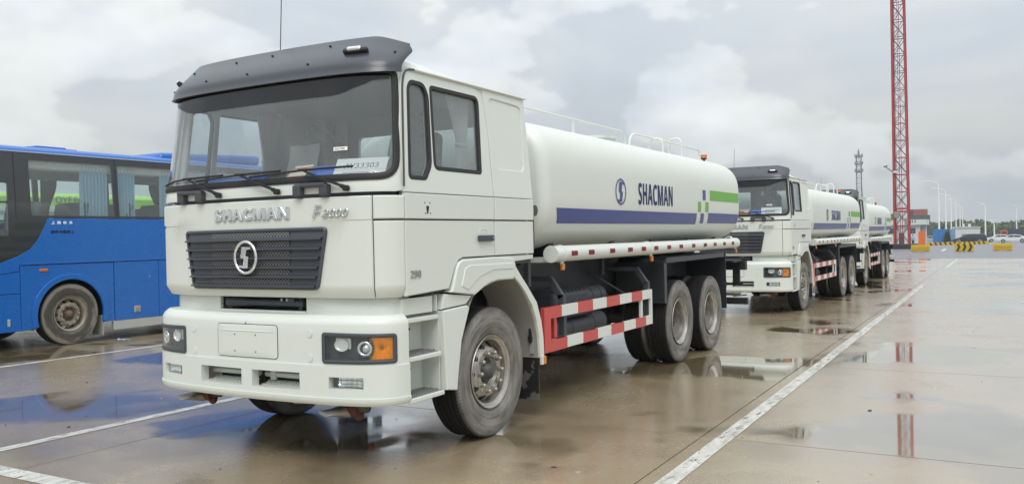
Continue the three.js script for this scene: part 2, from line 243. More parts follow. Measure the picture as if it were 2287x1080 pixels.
// ---------------------------------------------------------------- tanker truck: forward +z, its left side +x, front axle at z = 0
const truck = thing('tanker_truck', 'white tanker truck nearest the camera, cab and front wheel in full view', 'truck', [0, 0, 0], 0, 'white tanker trucks parked in a row');
const hw = (y) => (y < 2.02 ? 1.245 : 1.245 - 0.075 * (y - 2.02) / 0.88), lean = (y) => (y < 2.0 ? 0 : 0.10 * (y - 2.0) / 0.9);
function planCurve(half) {
  const pts = [...half.slice(1).reverse().map(([x, z]) => V3(-x, 0, z)), ...half.map(([x, z]) => V3(x, 0, z))], c = new THREE.CatmullRomCurve3(pts, false, 'centripetal'); c.arcLengthDivisions = 800;
  const N = 800, tab = c.getSpacedPoints(N), L = c.getLength(), T = L / 2;
  const at = (t) => { const f = clamp((t + T) / L * N, 0, N - 1e-6), i = Math.floor(f), k = f - i, a = tab[i], b = tab[i + 1], l = Math.hypot(b.x - a.x, b.z - a.z); return { x: lerp(a.x, b.x, k), z: lerp(a.z, b.z, k), nx: -(b.z - a.z) / l, nz: (b.x - a.x) / l }; };
  const tOf = (x) => { let lo = 0, hi = T; for (let i = 0; i < 50; i++) { const m = (lo + hi) / 2; at(m).x < Math.abs(x) ? (lo = m) : (hi = m); } return Math.sign(x) * lo; };
  return { at, T, tOf };
}
const cabPlan = planCurve([[0, 1.475], [0.4, 1.468], [0.75, 1.447], [0.98, 1.412], [1.1, 1.372], [1.18, 1.316], [1.226, 1.25], [1.243, 1.19]]);
const Fcab = (t, y, o = 0) => { const p = cabPlan.at(t), k = hw(y) / 1.245; return V3(p.x * k + p.nx * o, y, p.z - lean(y) + p.nz * o); };
const T = cabPlan.T, t1 = cabPlan.tOf(1.1);
const tuck = (t, y) => (y < 1.335 ? -(1.335 - y) * 0.55 : 0);
// front panel and corner panels
{
  const ys = [1.262, 1.27, 1.3, 1.335, 1.36, 1.5, 1.65, 1.818, 1.826, 1.9, 1.985, 1.993];
  part(truck, 'front_panel', M.white, sheet(gridOf([-t1 + 0.004, -t1 + 0.012, ...ramp(-t1 + 0.04, t1 - 0.04, 30), t1 - 0.012, t1 - 0.004], ys), Fcab, 0.035, { bev: 0.006, lift: (t, y) => tuck(t, y) + (y > 1.82 ? 0.005 * smooth(0.55, 0.9, Math.abs(t)) : 0) }));
  for (const s of [-1, 1]) {
    const ts = [t1 + 0.004, t1 + 0.012, ...ramp(t1 + 0.03, T - 0.02, 8), T - 0.008, T - 0.002].map((v) => v * s); if (s < 0) ts.reverse();
    part(truck, 'corner_panel', M.white, sheet(gridOf(ts, [1.262, 1.27, 1.3, 1.335, 1.36, 1.55, 1.7, 1.806, 1.814]), Fcab, 0.035, { bev: 0.006, lift: tuck }), sheet(gridOf(ts, [1.826, 1.834, 1.9, 1.985, 1.993]), Fcab, 0.035, { bev: 0.006, lift: () => 0.006 }));
  }
}
// windscreen: white surround, rubber, glass
const wsOut = resample(roundPoly([[-T + 0.035, 2.105], [T - 0.035, 2.105], [T - 0.035, 2.93], [-T + 0.035, 2.93]], [0.17, 0.17, 0.1, 0.1], 8), 160), wsIn = inset(wsOut, 0.05);
{
  const rect = wsOut.map(([a, b]) => { const cx = a / (T - 0.035), cy = (b - 2.5175) / 0.4125, m = Math.max(Math.abs(cx), Math.abs(cy)); return [cx / m * T, b > 2.5175 ? 2.5175 + cy / m * 0.435 : 2.5175 + cy / m * 0.496]; });
  part(truck, 'windscreen_surround', M.white, sheet(ringGrid(rect, inset(wsOut, 0.01), 4), Fcab, 0.04, { closed: true, bev: 0.003, lift: () => -0.004 }));
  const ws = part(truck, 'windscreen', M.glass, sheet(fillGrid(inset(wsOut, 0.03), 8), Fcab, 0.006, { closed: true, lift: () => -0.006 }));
  part(ws, 'rubber_seal', M.rubber, sheet(ringGrid(wsOut, wsIn, 3), Fcab, 0.03, { closed: true, bev: 0.006, lift: () => 0.010 }));
  const band = []; for (const y of ramp(0, 1, 4)) band.push(ramp(-1, 1, 40).map((s) => { const t = s * (T - 0.10), low = 2.735 + 0.11 * smooth(0.60, 1, Math.abs(s)); return [t, lerp(low, 2.915, y)]; }));
  part(ws, 'shade_band', P({ color: rgb(0.010, 0.011, 0.014), roughness: 0.12 }), sheet(band, Fcab, 0.002, { lift: () => -0.003 }));
  part(ws, 'sticker', S({ map: canvasTex(256, 48, (c, w, h) => { c.fillStyle = '#f2f2ee'; c.fillRect(0, 0, w, h); c.fillStyle = '#333'; c.font = 'bold 36px sans-serif'; c.fillText('LSXCJY1800', 10, 37); }), roughness: 0.6 }), sheet(gridOf(ramp(0.80, 0.92, 6), [2.325, 2.352]), Fcab, 0.001, { lift: () => 0.003 }).clone());
}
truck.getObjectByName('sticker').geometry = (() => { const g = truck.getObjectByName('sticker').geometry, uv = g.attributes.uv; for (let i = 0; i < uv.count; i++) uv.setXY(i, (uv.getX(i) - 0.80) / 0.12, (uv.getY(i) - 2.325) / 0.027); return g; })();
// doors: three pressed bands, window openings, arch cut-out
const qWin = roundPoly([[1.122, 2.118], [0.91, 2.118], [0.825, 2.23], [0.785, 2.77], [0.835, 2.852], [1.0, 2.852], [1.045, 2.80]], [0.04, 0.03, 0.05, 0.06, 0.05, 0.06, 0.05]);
const mWin = roundPoly([[0.79, 2.203], [0.118, 2.203], [0.062, 2.845], [0.755, 2.845]], [0.06, 0.03, 0.07, 0.04]);
const shear = (g) => warp(g, (v) => { v.x += hw(v.y) - 1.245; });
const doorLow = [[1.186, 1.815], [-0.044, 1.815], [-0.044, 1.525], [0.44, 1.525], [0.51, 1.505], [0.56, 1.45], [0.648, 1.29], [1.186, 1.268]];
const doorMid = [[1.186, 2.012], [-0.044, 2.012], [-0.044, 1.826], [1.186, 1.826]];
const doorTop = roundPoly([[1.186, 2.018], [1.178, 2.5], [1.098, 2.922], [0.0, 2.922], [-0.044, 2.6], [-0.044, 2.018]], [0, 0, 0.08, 0.14, 0, 0]);
const rearLow = [[-0.056, 1.815], [-0.735, 1.815], [-0.735, 1.525], [-0.056, 1.525]], rearMid = [[-0.056, 2.012], [-0.735, 2.012], [-0.735, 1.826], [-0.056, 1.826]];
const rearTop = [[-0.056, 2.018], [-0.735, 2.018], [-0.735, 2.93], [-0.012, 2.93], [-0.056, 2.62]];
const embPts = resample(roundPoly([[-0.115, 2.262], [-0.62, 2.262], [-0.665, 2.85], [-0.11, 2.865]], 0.06, 5), 64);
for (const s of [1, -1]) {
  const m = (g) => (s > 0 ? g : mirrorX(g));
  const door = part(truck, 'door', M.white, m(sidePlate(doorLow, 1.246, 0.035, [], 0.006)), m(sidePlate(doorMid, 1.253, 0.038, [], 0.006)), m(shear(sidePlate(doorTop, 1.248, 0.035, [qWin, mWin], 0.006))));
  for (const w of [qWin, mWin]) {
    part(door, 'window_glass', M.sideGlass, m(shear(sidePlate(inset(w, -0.004), 1.232, 0.005, [], 0))));
    part(door, 'window_seal', M.rubber, m(shear(sidePlate(inset(w, -0.008), 1.252, 0.03, [inset(w, 0.026)], 0.006))));
  }
  const h = part(door, 'door_handle', M.grey, m(rbox(0.022, 0.05, 0.205, 1.262, 1.672, 0.125, 0.009)), m(cyl(0.026, 0.024, 'x', 1.262, 1.672, 0.02, 18)));
  part(h, 'lock_barrel', M.chrome, m(cyl(0.012, 0.004, 'x', 1.2765, 1.672, 0.02, 14)));
  part(door, 'handle_recess', M.white, m(sidePlate(roundPoly([[0.195, 1.595], [0.075, 1.595], [0.075, 1.752], [0.195, 1.752]], 0.045), 1.249, 0.006, [inset(roundPoly([[0.195, 1.595], [0.075, 1.595], [0.075, 1.752], [0.195, 1.752]], 0.045), 0.007)], 0.002)));
  part(door, 'mirror_mount_hole', M.black, m(sidePlate(roundPoly([[0.938, 1.922], [0.900, 1.922], [0.914, 1.864], [0.926, 1.864]], 0.012), 1.2555, 0.003, [], 0)));
  for (const [z, y] of [[0.955, 1.945], [0.89, 1.945], [0.947, 1.868], [0.885, 1.868]]) part(door, 'screw_hole', M.black, m(cyl(0.005, 0.003, 'x', 1.2545, y, z, 8)));
  if (s > 0) part(door, 'power_badge', M.steel, letters('290', 0.055, 0.006, 1.05).rotateY(Math.PI / 2).translate(1.247, 1.395, 1.077));
  part(truck, 'rear_side_panel', M.white, m(sidePlate(rearLow, 1.246, 0.035, [], 0.006)), m(sidePlate(rearMid, 1.253, 0.038, [], 0.006)), m(shear(sidePlate(rearTop, 1.248, 0.035, [embPts], 0.006))), m(shear(sidePlate(inset(embPts, -0.006), 1.238, 0.024, [], 0.008))));
  part(truck, 'door_frame', M.white, m(shear(sidePlate([[0.25, 2.935], [-0.085, 2.935], [-0.085, 2.5], [-0.02, 2.5], [-0.018, 2.8], [0.0, 2.86], [0.05, 2.9], [0.25, 2.905]], 1.238, 0.02, [], 0))));
  part(truck, 'sill', M.white, m(sidePlate([[0.44, 1.515], [-0.74, 1.515], [-0.74, 1.475], [-0.36, 1.462], [0.44, 1.47]], 1.235, 0.12, [], 0.006)));
}
// roof: rings that shrink upwards from the gutter
{
  const out = []; for (const t of ramp(-T, T, 40)) { const p = Fcab(t, 2.94); out.push([p.x, p.z]); }
  const left = ramp(1.09, -0.70, 10).slice(1).map((z) => [1.1665, z]), back = ramp(1.12, -1.12, 10).map((x) => [x, -0.752]), right = ramp(-0.70, 1.09, 10).slice(0, -1).map((z) => [-1.1665, z]);
  const loop = [...out, ...left, ...back, ...right], rows = [[0.004, 2.918], [0.016, 2.926], [0.016, 2.944], [0.0, 2.95], [-0.012, 2.958], [-0.03, 2.985], [-0.06, 3.01], [-0.12, 3.038], [-0.22, 3.058], [-0.4, 3.075], [-0.7, 3.088], [-1.0, 3.09]];
  const G = rows.map(([d, y]) => loop.map(([x, z]) => { const kx = clamp(1 + d / 1.167), cz = 0.2, kz = clamp(1 + d / 0.95); return [x * kx, cz + (z - cz) * (d < -0.9 ? 0.02 : kz), y - (y > 2.955 ? 0.085 * smooth(1.2, -0.8, z) * clamp((y - 2.95) / 0.06) : 0)]; }));
  const pos = [], idx = [], C = loop.length; for (const r of G) for (const [x, z, y] of r) pos.push(x, y, z);
  for (let i = 0; i + 1 < G.length; i++) for (let j = 0; j < C; j++) { const k = (j + 1) % C, a = i * C + j, b = i * C + k; idx.push(a, b, b + C, a, b + C, a + C); }
  const g = new THREE.BufferGeometry(); g.setAttribute('position', new THREE.Float32BufferAttribute(pos, 3)); g.setIndex(idx); g.computeVertexNormals();
  part(truck, 'roof', M.white, creased(g, 0.9));
  for (const s of [-1, 1]) part(truck, 'rain_gutter', M.grey, (s > 0 ? (q) => q : mirrorX)(bent([[1.249, 2.06, 1.196], [1.186, 2.82, 1.108], [1.176, 2.925, 1.06], [1.179, 2.938, 0.93]], 0.0075, 0.09)));
  for (const s of [-1, 1]) part(truck, 'roof_drip_rail', M.white, (s > 0 ? (q) => q : mirrorX)(bar([1.180, 2.936, 0.95], [1.180, 2.934, -0.75], 0.010)));
}
// sun visor over the windscreen
{
  const Fv = (t, s, o = 0) => { const p = cabPlan.at(t), e = Math.abs(t) / T, nz = 0.62, ny = 0.6; return V3(p.x * 0.968 * (1 - 0.012 * s), 2.878 + 0.310 * s - 0.075 * s * smooth(0.72, 1, e) + 0.01 * smooth(0.8, 1, e) + (s < 0.28 ? 0.012 * (0.28 - s) : 0) + ny * o, p.z - 0.035 - 0.265 * s - 0.03 * smooth(0.3, 0, s) + 0.02 * smooth(0.5, 0, Math.abs(s - 0.45)) + nz * o); };
  const tv = T - 0.02, v = part(truck, 'sun_visor', M.visor, sheet(ramp(0, 1, 14).map((s) => ramp(-tv, tv, 60).map((t) => [t * (1 - 0.05 * smooth(0.75, 1, s)), s])), Fv, 0.006, { bev: 0.002 }));
  for (const [t, s] of [[-0.95, 0.72], [-0.4, 0.80], [0.02, 0.82], [0.62, 0.84], [1.22, 0.62], [-1.18, 0.3], [-0.62, 0.34], [-0.12, 0.34], [0.52, 0.36]]) { const p = Fv(t, s, 0.004); part(v, 'bolt', M.black, new THREE.SphereGeometry(0.011, 10, 6).scale(1, 0.8, 0.8).translate(p.x, p.y, p.z)); }
  for (const t of [-1.2, 0.93]) { const p = Fv(t, 0.55, 0.014), yaw = Math.atan2(cabPlan.at(t).nx, cabPlan.at(t).nz); const l = part(v, 'marker_lamp', M.black, tr(new RoundedBoxGeometry(0.20, 0.035, 0.045, 2, 0.012), p.x, p.y, p.z, -0.5, yaw)); part(l, 'lamp_lens', M.chrome, tr(new RoundedBoxGeometry(0.115, 0.034, 0.05, 2, 0.014), p.x, p.y + 0.008, p.z + 0.012, -0.5, yaw)); }
  part(truck, 'antenna', M.black, bar([0.03, 3.06, 1.16], [0.05, 3.60, 1.15], 0.0035, 8), cyl(0.012, 0.05, 'y', 0.03, 3.08, 1.16, 10));
}
// wipers
for (const [px, tx, ex] of [[-0.35, -0.72, -1.20], [0.275, -0.10, -0.62], [0.90, 0.55, 0.0]]) {
  const at = (x, y, o) => { const p = Fcab(cabPlan.tOf(x), y, o); return [p.x, p.y, p.z]; };
  const w = part(truck, 'wiper', M.black, rbox(0.05, 0.03, 0.03, ...at(px, 2.062, 0.03), 0.01, 0, 0, -0.35), cyl(0.022, 0.035, 'z', ...at(px + 0.02, 2.05, 0.025), 14), sqbar(at(px, 2.065, 0.035), at(px - 0.20, 2.135, 0.045), 0.03, 0.016), sqbar(at(px - 0.20, 2.135, 0.045), at(tx, 2.195, 0.04), 0.016, 0.012));
  part(w, 'wiper_blade', M.rubber, pipe([at(tx + 0.42, 2.205, 0.024), at(tx + 0.1, 2.20, 0.026), at(tx - 0.2, 2.188, 0.026), at(Math.max(ex, -1.21), 2.172, 0.022)], 0.008, 24, 6), rbox(0.1, 0.02, 0.02, ...at(tx, 2.198, 0.036), 0.008));
}
for (const [x0, x1] of [[-0.81, -0.53], [0.47, 0.76]]) part(truck, 'grab_step', M.grey, ...[x0, x1 - 0.05].map((x) => { const p = Fcab(cabPlan.tOf(x + 0.03), 2.045, 0.02); return rbox(0.075, 0.085, 0.06, p.x, p.y, p.z, 0.012); }), rbox(x1 - x0, 0.03, 0.05, (x0 + x1) / 2, 2.082, Fcab(cabPlan.tOf((x0 + x1) / 2), 2.08, 0.025).z, 0.01));
// grille
{
  const gT = (y) => lerp(0.664, 0.750, (y - 1.325) / 0.452), tg = (x) => cabPlan.tOf(x);
  const outl = resample(roundPoly([[-0.664, 1.322], [0.664, 1.322], [0.752, 1.78], [-0.752, 1.78]], 0.045, 6), 140), inl = inset(outl, 0.026);
  const gr = part(truck, 'grille', M.grille, sheet(ringGrid(outl, inl, 3), (x, y, o) => Fcab(tg(x) || x, y, o), 0.05, { closed: true, bev: 0.006, lift: () => 0.024 }), sheet(fillGrid(inset(outl, 0.02), 4), (x, y, o) => Fcab(tg(x) || x, y, o), 0.008, { closed: true, lift: () => 0.006 }));
  const meshTex = dataTex(64, 64, (u, v) => { const a = Math.abs(((u + v) % 1) - 0.5), b = Math.abs(((u - v + 1) % 1) - 0.5); return a > 0.37 || b > 0.37 ? 1 : 0; });
  const meshMat = S({ color: rgb(0.25, 0.255, 0.265), roughness: 0.5, alphaMap: meshTex, alphaTest: 0.5 });
  for (let k = 0; k < 6; k++) {
    const y1 = 1.757 - k * 0.0693, y0 = y1 - 0.0693, xe = gT((y0 + y1) / 2) - 0.026, rows = [[0, 0.050], [0.12, 0.054], [0.24, 0.034], [0.36, 0.016], [0.9, 0.008], [1, 0.004]].map(([f, l]) => [y0 + f * 0.0693, l]);
    const lift = (x, y) => { const f = (y - y0) / 0.0693; for (let q = 1; q < rows.length; q++) if (y <= rows[q][0] + 1e-6) return lerp(rows[q - 1][1], rows[q][1], clamp((y - rows[q - 1][0]) / (rows[q][0] - rows[q - 1][0]))); return 0.008; };
    const sl = part(gr, 'slat', M.grille, sheet(gridOf(ramp(-xe, xe, 30), rows.map((r) => r[0] + 0.001)), (x, y, o) => Fcab(tg(x) || x, y, o), 0.006, { lift }));
    const mg = sheet(gridOf(ramp(-0.415, 0.405, 16), [y0 + 0.026, y0 + 0.062]), (x, y, o) => Fcab(tg(x) || x, y, o), 0.001, { lift: () => 0.0175 }); const uv = mg.attributes.uv; for (let i = 0; i < uv.count; i++) uv.setXY(i, uv.getX(i) / 0.030, uv.getY(i) / 0.028);
    part(sl, 'mesh_backing', M.black, sheet(gridOf(ramp(-0.415, 0.405, 16), [y0 + 0.026, y0 + 0.062]), (x, y, o) => Fcab(tg(x) || x, y, o), 0.001, { lift: () => 0.0155 }));
    part(sl, 'wire_mesh', meshMat, mg);
  }
  const zc = 1.475;
  const ring = new THREE.TorusGeometry(0.112, 0.0125, 12, 56).scale(1, 1.05, 1.2).translate(0, 1.566, zc + 0.055);
  const sPts = [[0.062, 0.077], [0.056, 0.062], [0.014, 0.056], [0.004, 0.012], [0.034, 0.006], [0.022, -0.082], [-0.03, -0.082], [-0.072, -0.074], [-0.066, -0.058], [-0.022, -0.062], [-0.014, -0.010], [-0.05, -0.004], [-0.032, 0.080]];
  const em = part(truck, 'emblem', M.chrome, ring);
  part(em, 'emblem_glyph', M.chrome, frontPlate(sPts, zc + 0.068, 0.02, [], 0.004).translate(0, 1.566, 0));
  const word = 'SHACMAN', w = letters(word, 0.083, 0.010, 1.32, 0, fontBold, 0.003);
  const bend = (g, x0, y0, off) => warp(g, (v) => { const z = v.z; const p = Fcab(cabPlan.tOf(v.x + x0) || 0, v.y + y0, off + z); v.set(p.x, p.y, p.z); });
  w.computeBoundingBox(); const sc = 0.79 / (w.boundingBox.max.x - w.boundingBox.min.x); w.scale(sc, 1, 1);
  part(truck, 'name_badge', M.chrome, bend(w, 0.005, 1.845, 0.004));
  const f = letters('F', 0.088, 0.008, 1.15, 0.28, fontReg, 0.002), f2 = letters('2000', 0.052, 0.008, 1.35, 0.28, fontReg, 0.002);
  part(truck, 'model_badge', M.chrome, bend(f.translate(-0.115, 0, 0), 0.765, 1.845, 0.010), bend(f2.translate(0.045, 0, 0), 0.765, 1.848, 0.010));
}
// bumper on its own plan curve
const bumPlan = planCurve([[0, 1.540], [0.31, 1.534], [0.7, 1.506], [0.95, 1.468], [1.1, 1.418], [1.19, 1.352], [1.235, 1.275], [1.248, 1.18]]);
const Fb = (t, y, o = 0) => { const p = bumPlan.at(t); return V3(p.x + p.nx * o, y, p.z + p.nz * o); };
const Tb = bumPlan.T, bt = (x) => bumPlan.tOf(x);
const bLift = (t, y) => (y < 0.545 ? -Math.pow((0.545 - y) / 0.04, 2) * 0.02 : 0) + (y < 0.79 ? 0.010 : 0) + (y > 1.075 ? -Math.pow((y - 1.075) / 0.07, 2) * 0.055 : 0) + (y < 0.56 ? 0.008 : 0);
{
  const ys = [0.505, 0.515, 0.53, 0.545, 0.5598, 0.5602, 0.6, 0.65, 0.7, 0.75, 0.7895, 0.7905, 0.84, 0.9, 1.0, 1.075, 1.095, 1.115, 1.13, 1.142];
  const body = sheet(gridOf(ramp(-Tb, Tb, 64), ys), Fb, 0.07, { lift: bLift });
  const tool = (x0, x1, y0, y1, n = 10) => sheet(gridOf(ramp(bt(x0), bt(x1), n), [y0, y1]), Fb, 0.3, { lift: () => 0.1 });
  const toolT = (ta, tb, y0, y1, n = 16) => sheet(gridOf(ramp(ta, tb, n), [y0, y1]), Fb, 0.3, { lift: () => 0.1 });
  const hl0 = bt(0.72), hl1 = Tb - 0.115;
  const b = part(truck, 'bumper', M.white, creased(cut(body, tool(-0.52, -0.055, 0.602, 0.728), tool(0.055, 0.52, 0.602, 0.728), toolT(hl0 + 0.01, hl1 - 0.01, 0.818, 1.008), toolT(-hl1 + 0.01, -hl0 - 0.01, 0.818, 1.008), tool(0.775, 1.045, 0.625, 0.708), tool(-1.045, -0.775, 0.625, 0.708)), 0.5), sheet(gridOf(ramp(-Tb + 0.05, Tb - 0.05, 40), [0, 1]), (t, k, o) => { const p = Fb(t, 1.139 + 0.012 * k, -0.05 - 0.16 * k); p.y += o; return p; }, 0.01));
  // number plate panel, tow covers
  const pl = resample(roundPoly([[-0.312, 0.818], [0.312, 0.818], [0.312, 1.062], [-0.312, 1.062]], 0.022), 80);
  part(b, 'plate_gap', M.cabDark, sheet(fillGrid(inset(pl, -0.005), 3), (x, y, o) => Fb(bt(x) || x, y, o), 0.01, { closed: true, lift: () => 0.003 }));  // dark rim round the plate panel: the gap's shadow painted as a sheet
  part(b, 'plate_panel', M.white, sheet(fillGrid(pl, 5), (x, y, o) => Fb(bt(x) || x, y, o), 0.012, { closed: true, bev: 0.005, lift: () => 0.009 }), sheet(gridOf(ramp(-0.28, 0.28, 10), [1.008, 1.014, 1.020]), (x, y, o) => Fb(bt(x) || x, y, o), 0.004, { bev: 0.003, lift: () => 0.0125 }));
  for (const [x, y] of [[-0.12, 0.86], [0.1, 0.86], [-0.12, 0.985], [0.1, 0.985], [0.0, 1.075]]) { const p = Fb(bt(x), y, 0.010); part(b, 'screw_hole', M.black, cyl(0.005, 0.004, 'z', p.x, p.y, p.z, 8)); }
  for (const [x, y] of [[0.61, 1.01], [0.61, 0.835], [-0.61, 1.01], [-0.61, 0.835]]) { const p = Fb(bt(x), y, 0.002); part(b, 'round_cap', M.white, cyl(0.026, 0.006, 'z', p.x, p.y, p.z, 20)); }
  // lower air intakes: sloping steel tread floor, cross tube, dark back
  for (const s of [-1, 1]) {
    part(b, 'step_tread', M.white, box(0.46, 0.008, 0.14, s * 0.288, 0.604, 1.43, 0.25), ...[...Array(60)].map((_, i) => box(0.018, 0.012, 0.008, s * 0.288 + (i % 15 - 7) * 0.03 + (Math.floor(i / 15) % 2) * 0.015, 0.61 + Math.floor(i / 15) * -0.008 + 0.010, 1.40 + Math.floor(i / 15) * 0.03, 0.25)));
    part(b, 'cross_tube', M.white, cyl(0.024, 0.5, 'x', s * 0.288, 0.672, 1.38, 16), box(0.05, 0.07, 0.02, s * 0.13, 0.668, 1.40));
    part(b, 'intake_duct', M.black, span(s * 0.05, s * 0.54, 0.57, 0.75, 1.28, 1.31));
  }
  for (const s of [-1, 1]) {
    const st = (l) => (s > 0 ? l : l.map(([a, q]) => [-a, q]).reverse());
    const hlO = resample(roundPoly([[hl0, 0.802], [hl1, 0.806], [hl1, 1.016], [hl0, 1.026]], 0.028), 120), hlI = inset(hlO, 0.028);
    const hl = part(truck, 'headlight', M.grey, sheet(ringGrid(st(hlO), st(hlI), 3), Fb, 0.05, { closed: true, bev: 0.005, lift: () => 0.012 }), sheet(gridOf(s > 0 ? ramp(hl0, hl1, 14) : ramp(-hl1, -hl0, 14), [0.805, 0.91, 1.02]), Fb, 0.01, { lift: () => -0.05 }));
    const ta = hl1 - 0.028, am = hl1 - 0.20;      // amber indicator with a concave inner edge
    const amO = [...ramp(0, 1, 10).map((k) => [am + 0.035 * (1 - Math.pow(2 * k - 1, 2)), 1.0 - k * 0.168]), [ta, 0.836], [ta, 0.992]];
    const ind = part(hl, 'indicator_lens', M.amberLens, sheet(fillGrid(resample(st(amO), 60), 5), Fb, 0.003, { closed: true, bev: 0.002, lift: () => 0.004 }));
    part(ind, 'indicator_reflector', M.reflector, sheet(gridOf(s > 0 ? ramp(am, ta, 24) : ramp(-ta, -am, 24), ramp(0.836, 0.996, 20)), Fb, 0.003, { lift: (t, y) => -0.022 + 0.006 * Math.abs(Math.sin(t * 75)) * Math.abs(Math.cos(y * 60)) - 0.02 * Math.exp(-(Math.pow(Math.abs(t) - am - 0.09, 2) + Math.pow(y - 0.92, 2)) / 0.0016) }));
    { const lp = Fb(s * (am + 0.09), 0.92, -0.02); part(ind, 'bulb', M.rust, new THREE.SphereGeometry(0.015, 12, 8).translate(lp.x, lp.y, lp.z)); }
    part(hl, 'cover_lens', M.lens, sheet(gridOf(s > 0 ? ramp(hl0 + 0.02, am + 0.03, 10) : ramp(-am - 0.03, -hl0 - 0.02, 10), [0.825, 0.91, 1.005]), Fb, 0.004, { lift: () => 0.003 }));
    const lamp = (t, y, off) => { const p = Fb(s * t, y, off), n = bumPlan.at(s * t); return { p, yaw: Math.atan2(n.nx, n.nz) }; };
    let q = lamp(hl0 + 0.155, 0.935, -0.012);
    part(hl, 'low_beam', M.reflector, tr(new THREE.SphereGeometry(0.062, 20, 12, 0, Math.PI * 2, 0, Math.PI / 2).scale(0.95, 0.45, 0.72).rotateX(-Math.PI / 2), q.p.x, q.p.y, q.p.z, 0, q.yaw), tr(new RoundedBoxGeometry(0.125, 0.085, 0.02, 2, 0.01), q.p.x, q.p.y + 0.01, q.p.z - 0.025, 0, q.yaw));
    q = lamp(hl0 + 0.34, 0.912, -0.012);
    const hb = part(hl, 'high_beam', M.chrome, tr(new THREE.TorusGeometry(0.046, 0.011, 12, 32), q.p.x, q.p.y, q.p.z, 0, q.yaw), tr(new THREE.SphereGeometry(0.034, 20, 12), q.p.x, q.p.y, q.p.z - 0.02, 0, q.yaw));
    part(hb, 'lamp_glass', M.lens, tr(new THREE.SphereGeometry(0.04, 16, 10).scale(1, 1, 0.5), q.p.x, q.p.y, q.p.z - 0.004, 0, q.yaw));
    part(hl, 'inner_bezel', M.cabDark, ...ramp(0, 1, 8).slice(0, 8).map((k) => { const l = lamp(am - 0.008 + 0.035 * (1 - Math.pow(2 * k - 1, 2)), 1.0 - k * 0.168, -0.012); return new THREE.SphereGeometry(0.013, 8, 6).translate(l.p.x, l.p.y, l.p.z); }));
    // fog lamp in its opening
    const fp = Fb(bt(s * 0.92), 0.667, -0.045), fy = Math.atan2(bumPlan.at(bt(s * 0.92)).nx, bumPlan.at(bt(s * 0.92)).nz);
    const fogM = part(truck, 'fog_lamp', M.cabDark, tr(new THREE.BoxGeometry(0.30, 0.10, 0.02), fp.x, fp.y, fp.z - 0.025, 0, fy));
    part(fogM, 'fog_reflector', M.chrome, tr(warp(new THREE.PlaneGeometry(0.20, 0.072, 16, 8), (v) => { v.z = 0.006 * Math.sin(v.x * 150) + 0.02 * Math.pow(v.x / 0.1, 2) + 0.004 * Math.sin(v.y * 200); }), fp.x + s * 0.015, fp.y, fp.z - 0.005, 0, fy));
    part(fogM, 'fog_lens', M.lens, tr(new RoundedBoxGeometry(0.24, 0.078, 0.016, 2, 0.006), fp.x + s * 0.006, fp.y, fp.z + 0.016, 0, fy));
  }
}
// skirt between cab and bumper with the radiator opening
{
  const skPlan = planCurve([[0, 1.385], [0.45, 1.382], [0.8, 1.35], [1.02, 1.30], [1.11, 1.25], [1.155, 1.18], [1.16, 1.05]]), Fs = (t, y, o = 0) => { const p = skPlan.at(t); return V3(p.x + p.nx * o, y, p.z + p.nz * o); };
  for (const s of [-1, 1]) { const a = skPlan.tOf(0.46), l = ramp(a, skPlan.T, 14).map((v) => v * s); if (s < 0) l.reverse(); part(truck, 'front_skirt', M.white, sheet(gridOf(l, [1.13, 1.15, 1.2, 1.268]), Fs, 0.03, { bev: 0.003 })); }
  const lower = cut(span(-0.458, 0.458, 1.085, 1.158, 1.352, 1.392), span(-0.31, -0.03, 1.105, 1.128, 1.3, 1.45), span(0.03, 0.31, 1.105, 1.128, 1.3, 1.45));
  part(truck, 'slotted_panel', M.white, lower);
  part(truck, 'radiator_recess', M.black, span(-0.47, 0.47, 1.1, 1.3, 1.20, 1.22), span(-0.31, 0.31, 1.09, 1.14, 1.33, 1.34));
  part(truck, 'tilt_hook', M.grey, cyl(0.028, 0.62, 'x', 0.1, 1.212, 1.34, 16), cyl(0.042, 0.24, 'x', -0.28, 1.212, 1.34, 16, 0.03), box(0.03, 0.1, 0.03, 0.37, 1.215, 1.335), box(0.06, 0.03, 0.05, 0.30, 1.235, 1.35));
  for (const x of [0.20, 0.255]) part(truck, 'hook_bolt', M.steel, cyl(0.011, 0.014, 'z', x, 1.238, 1.366, 12));
}
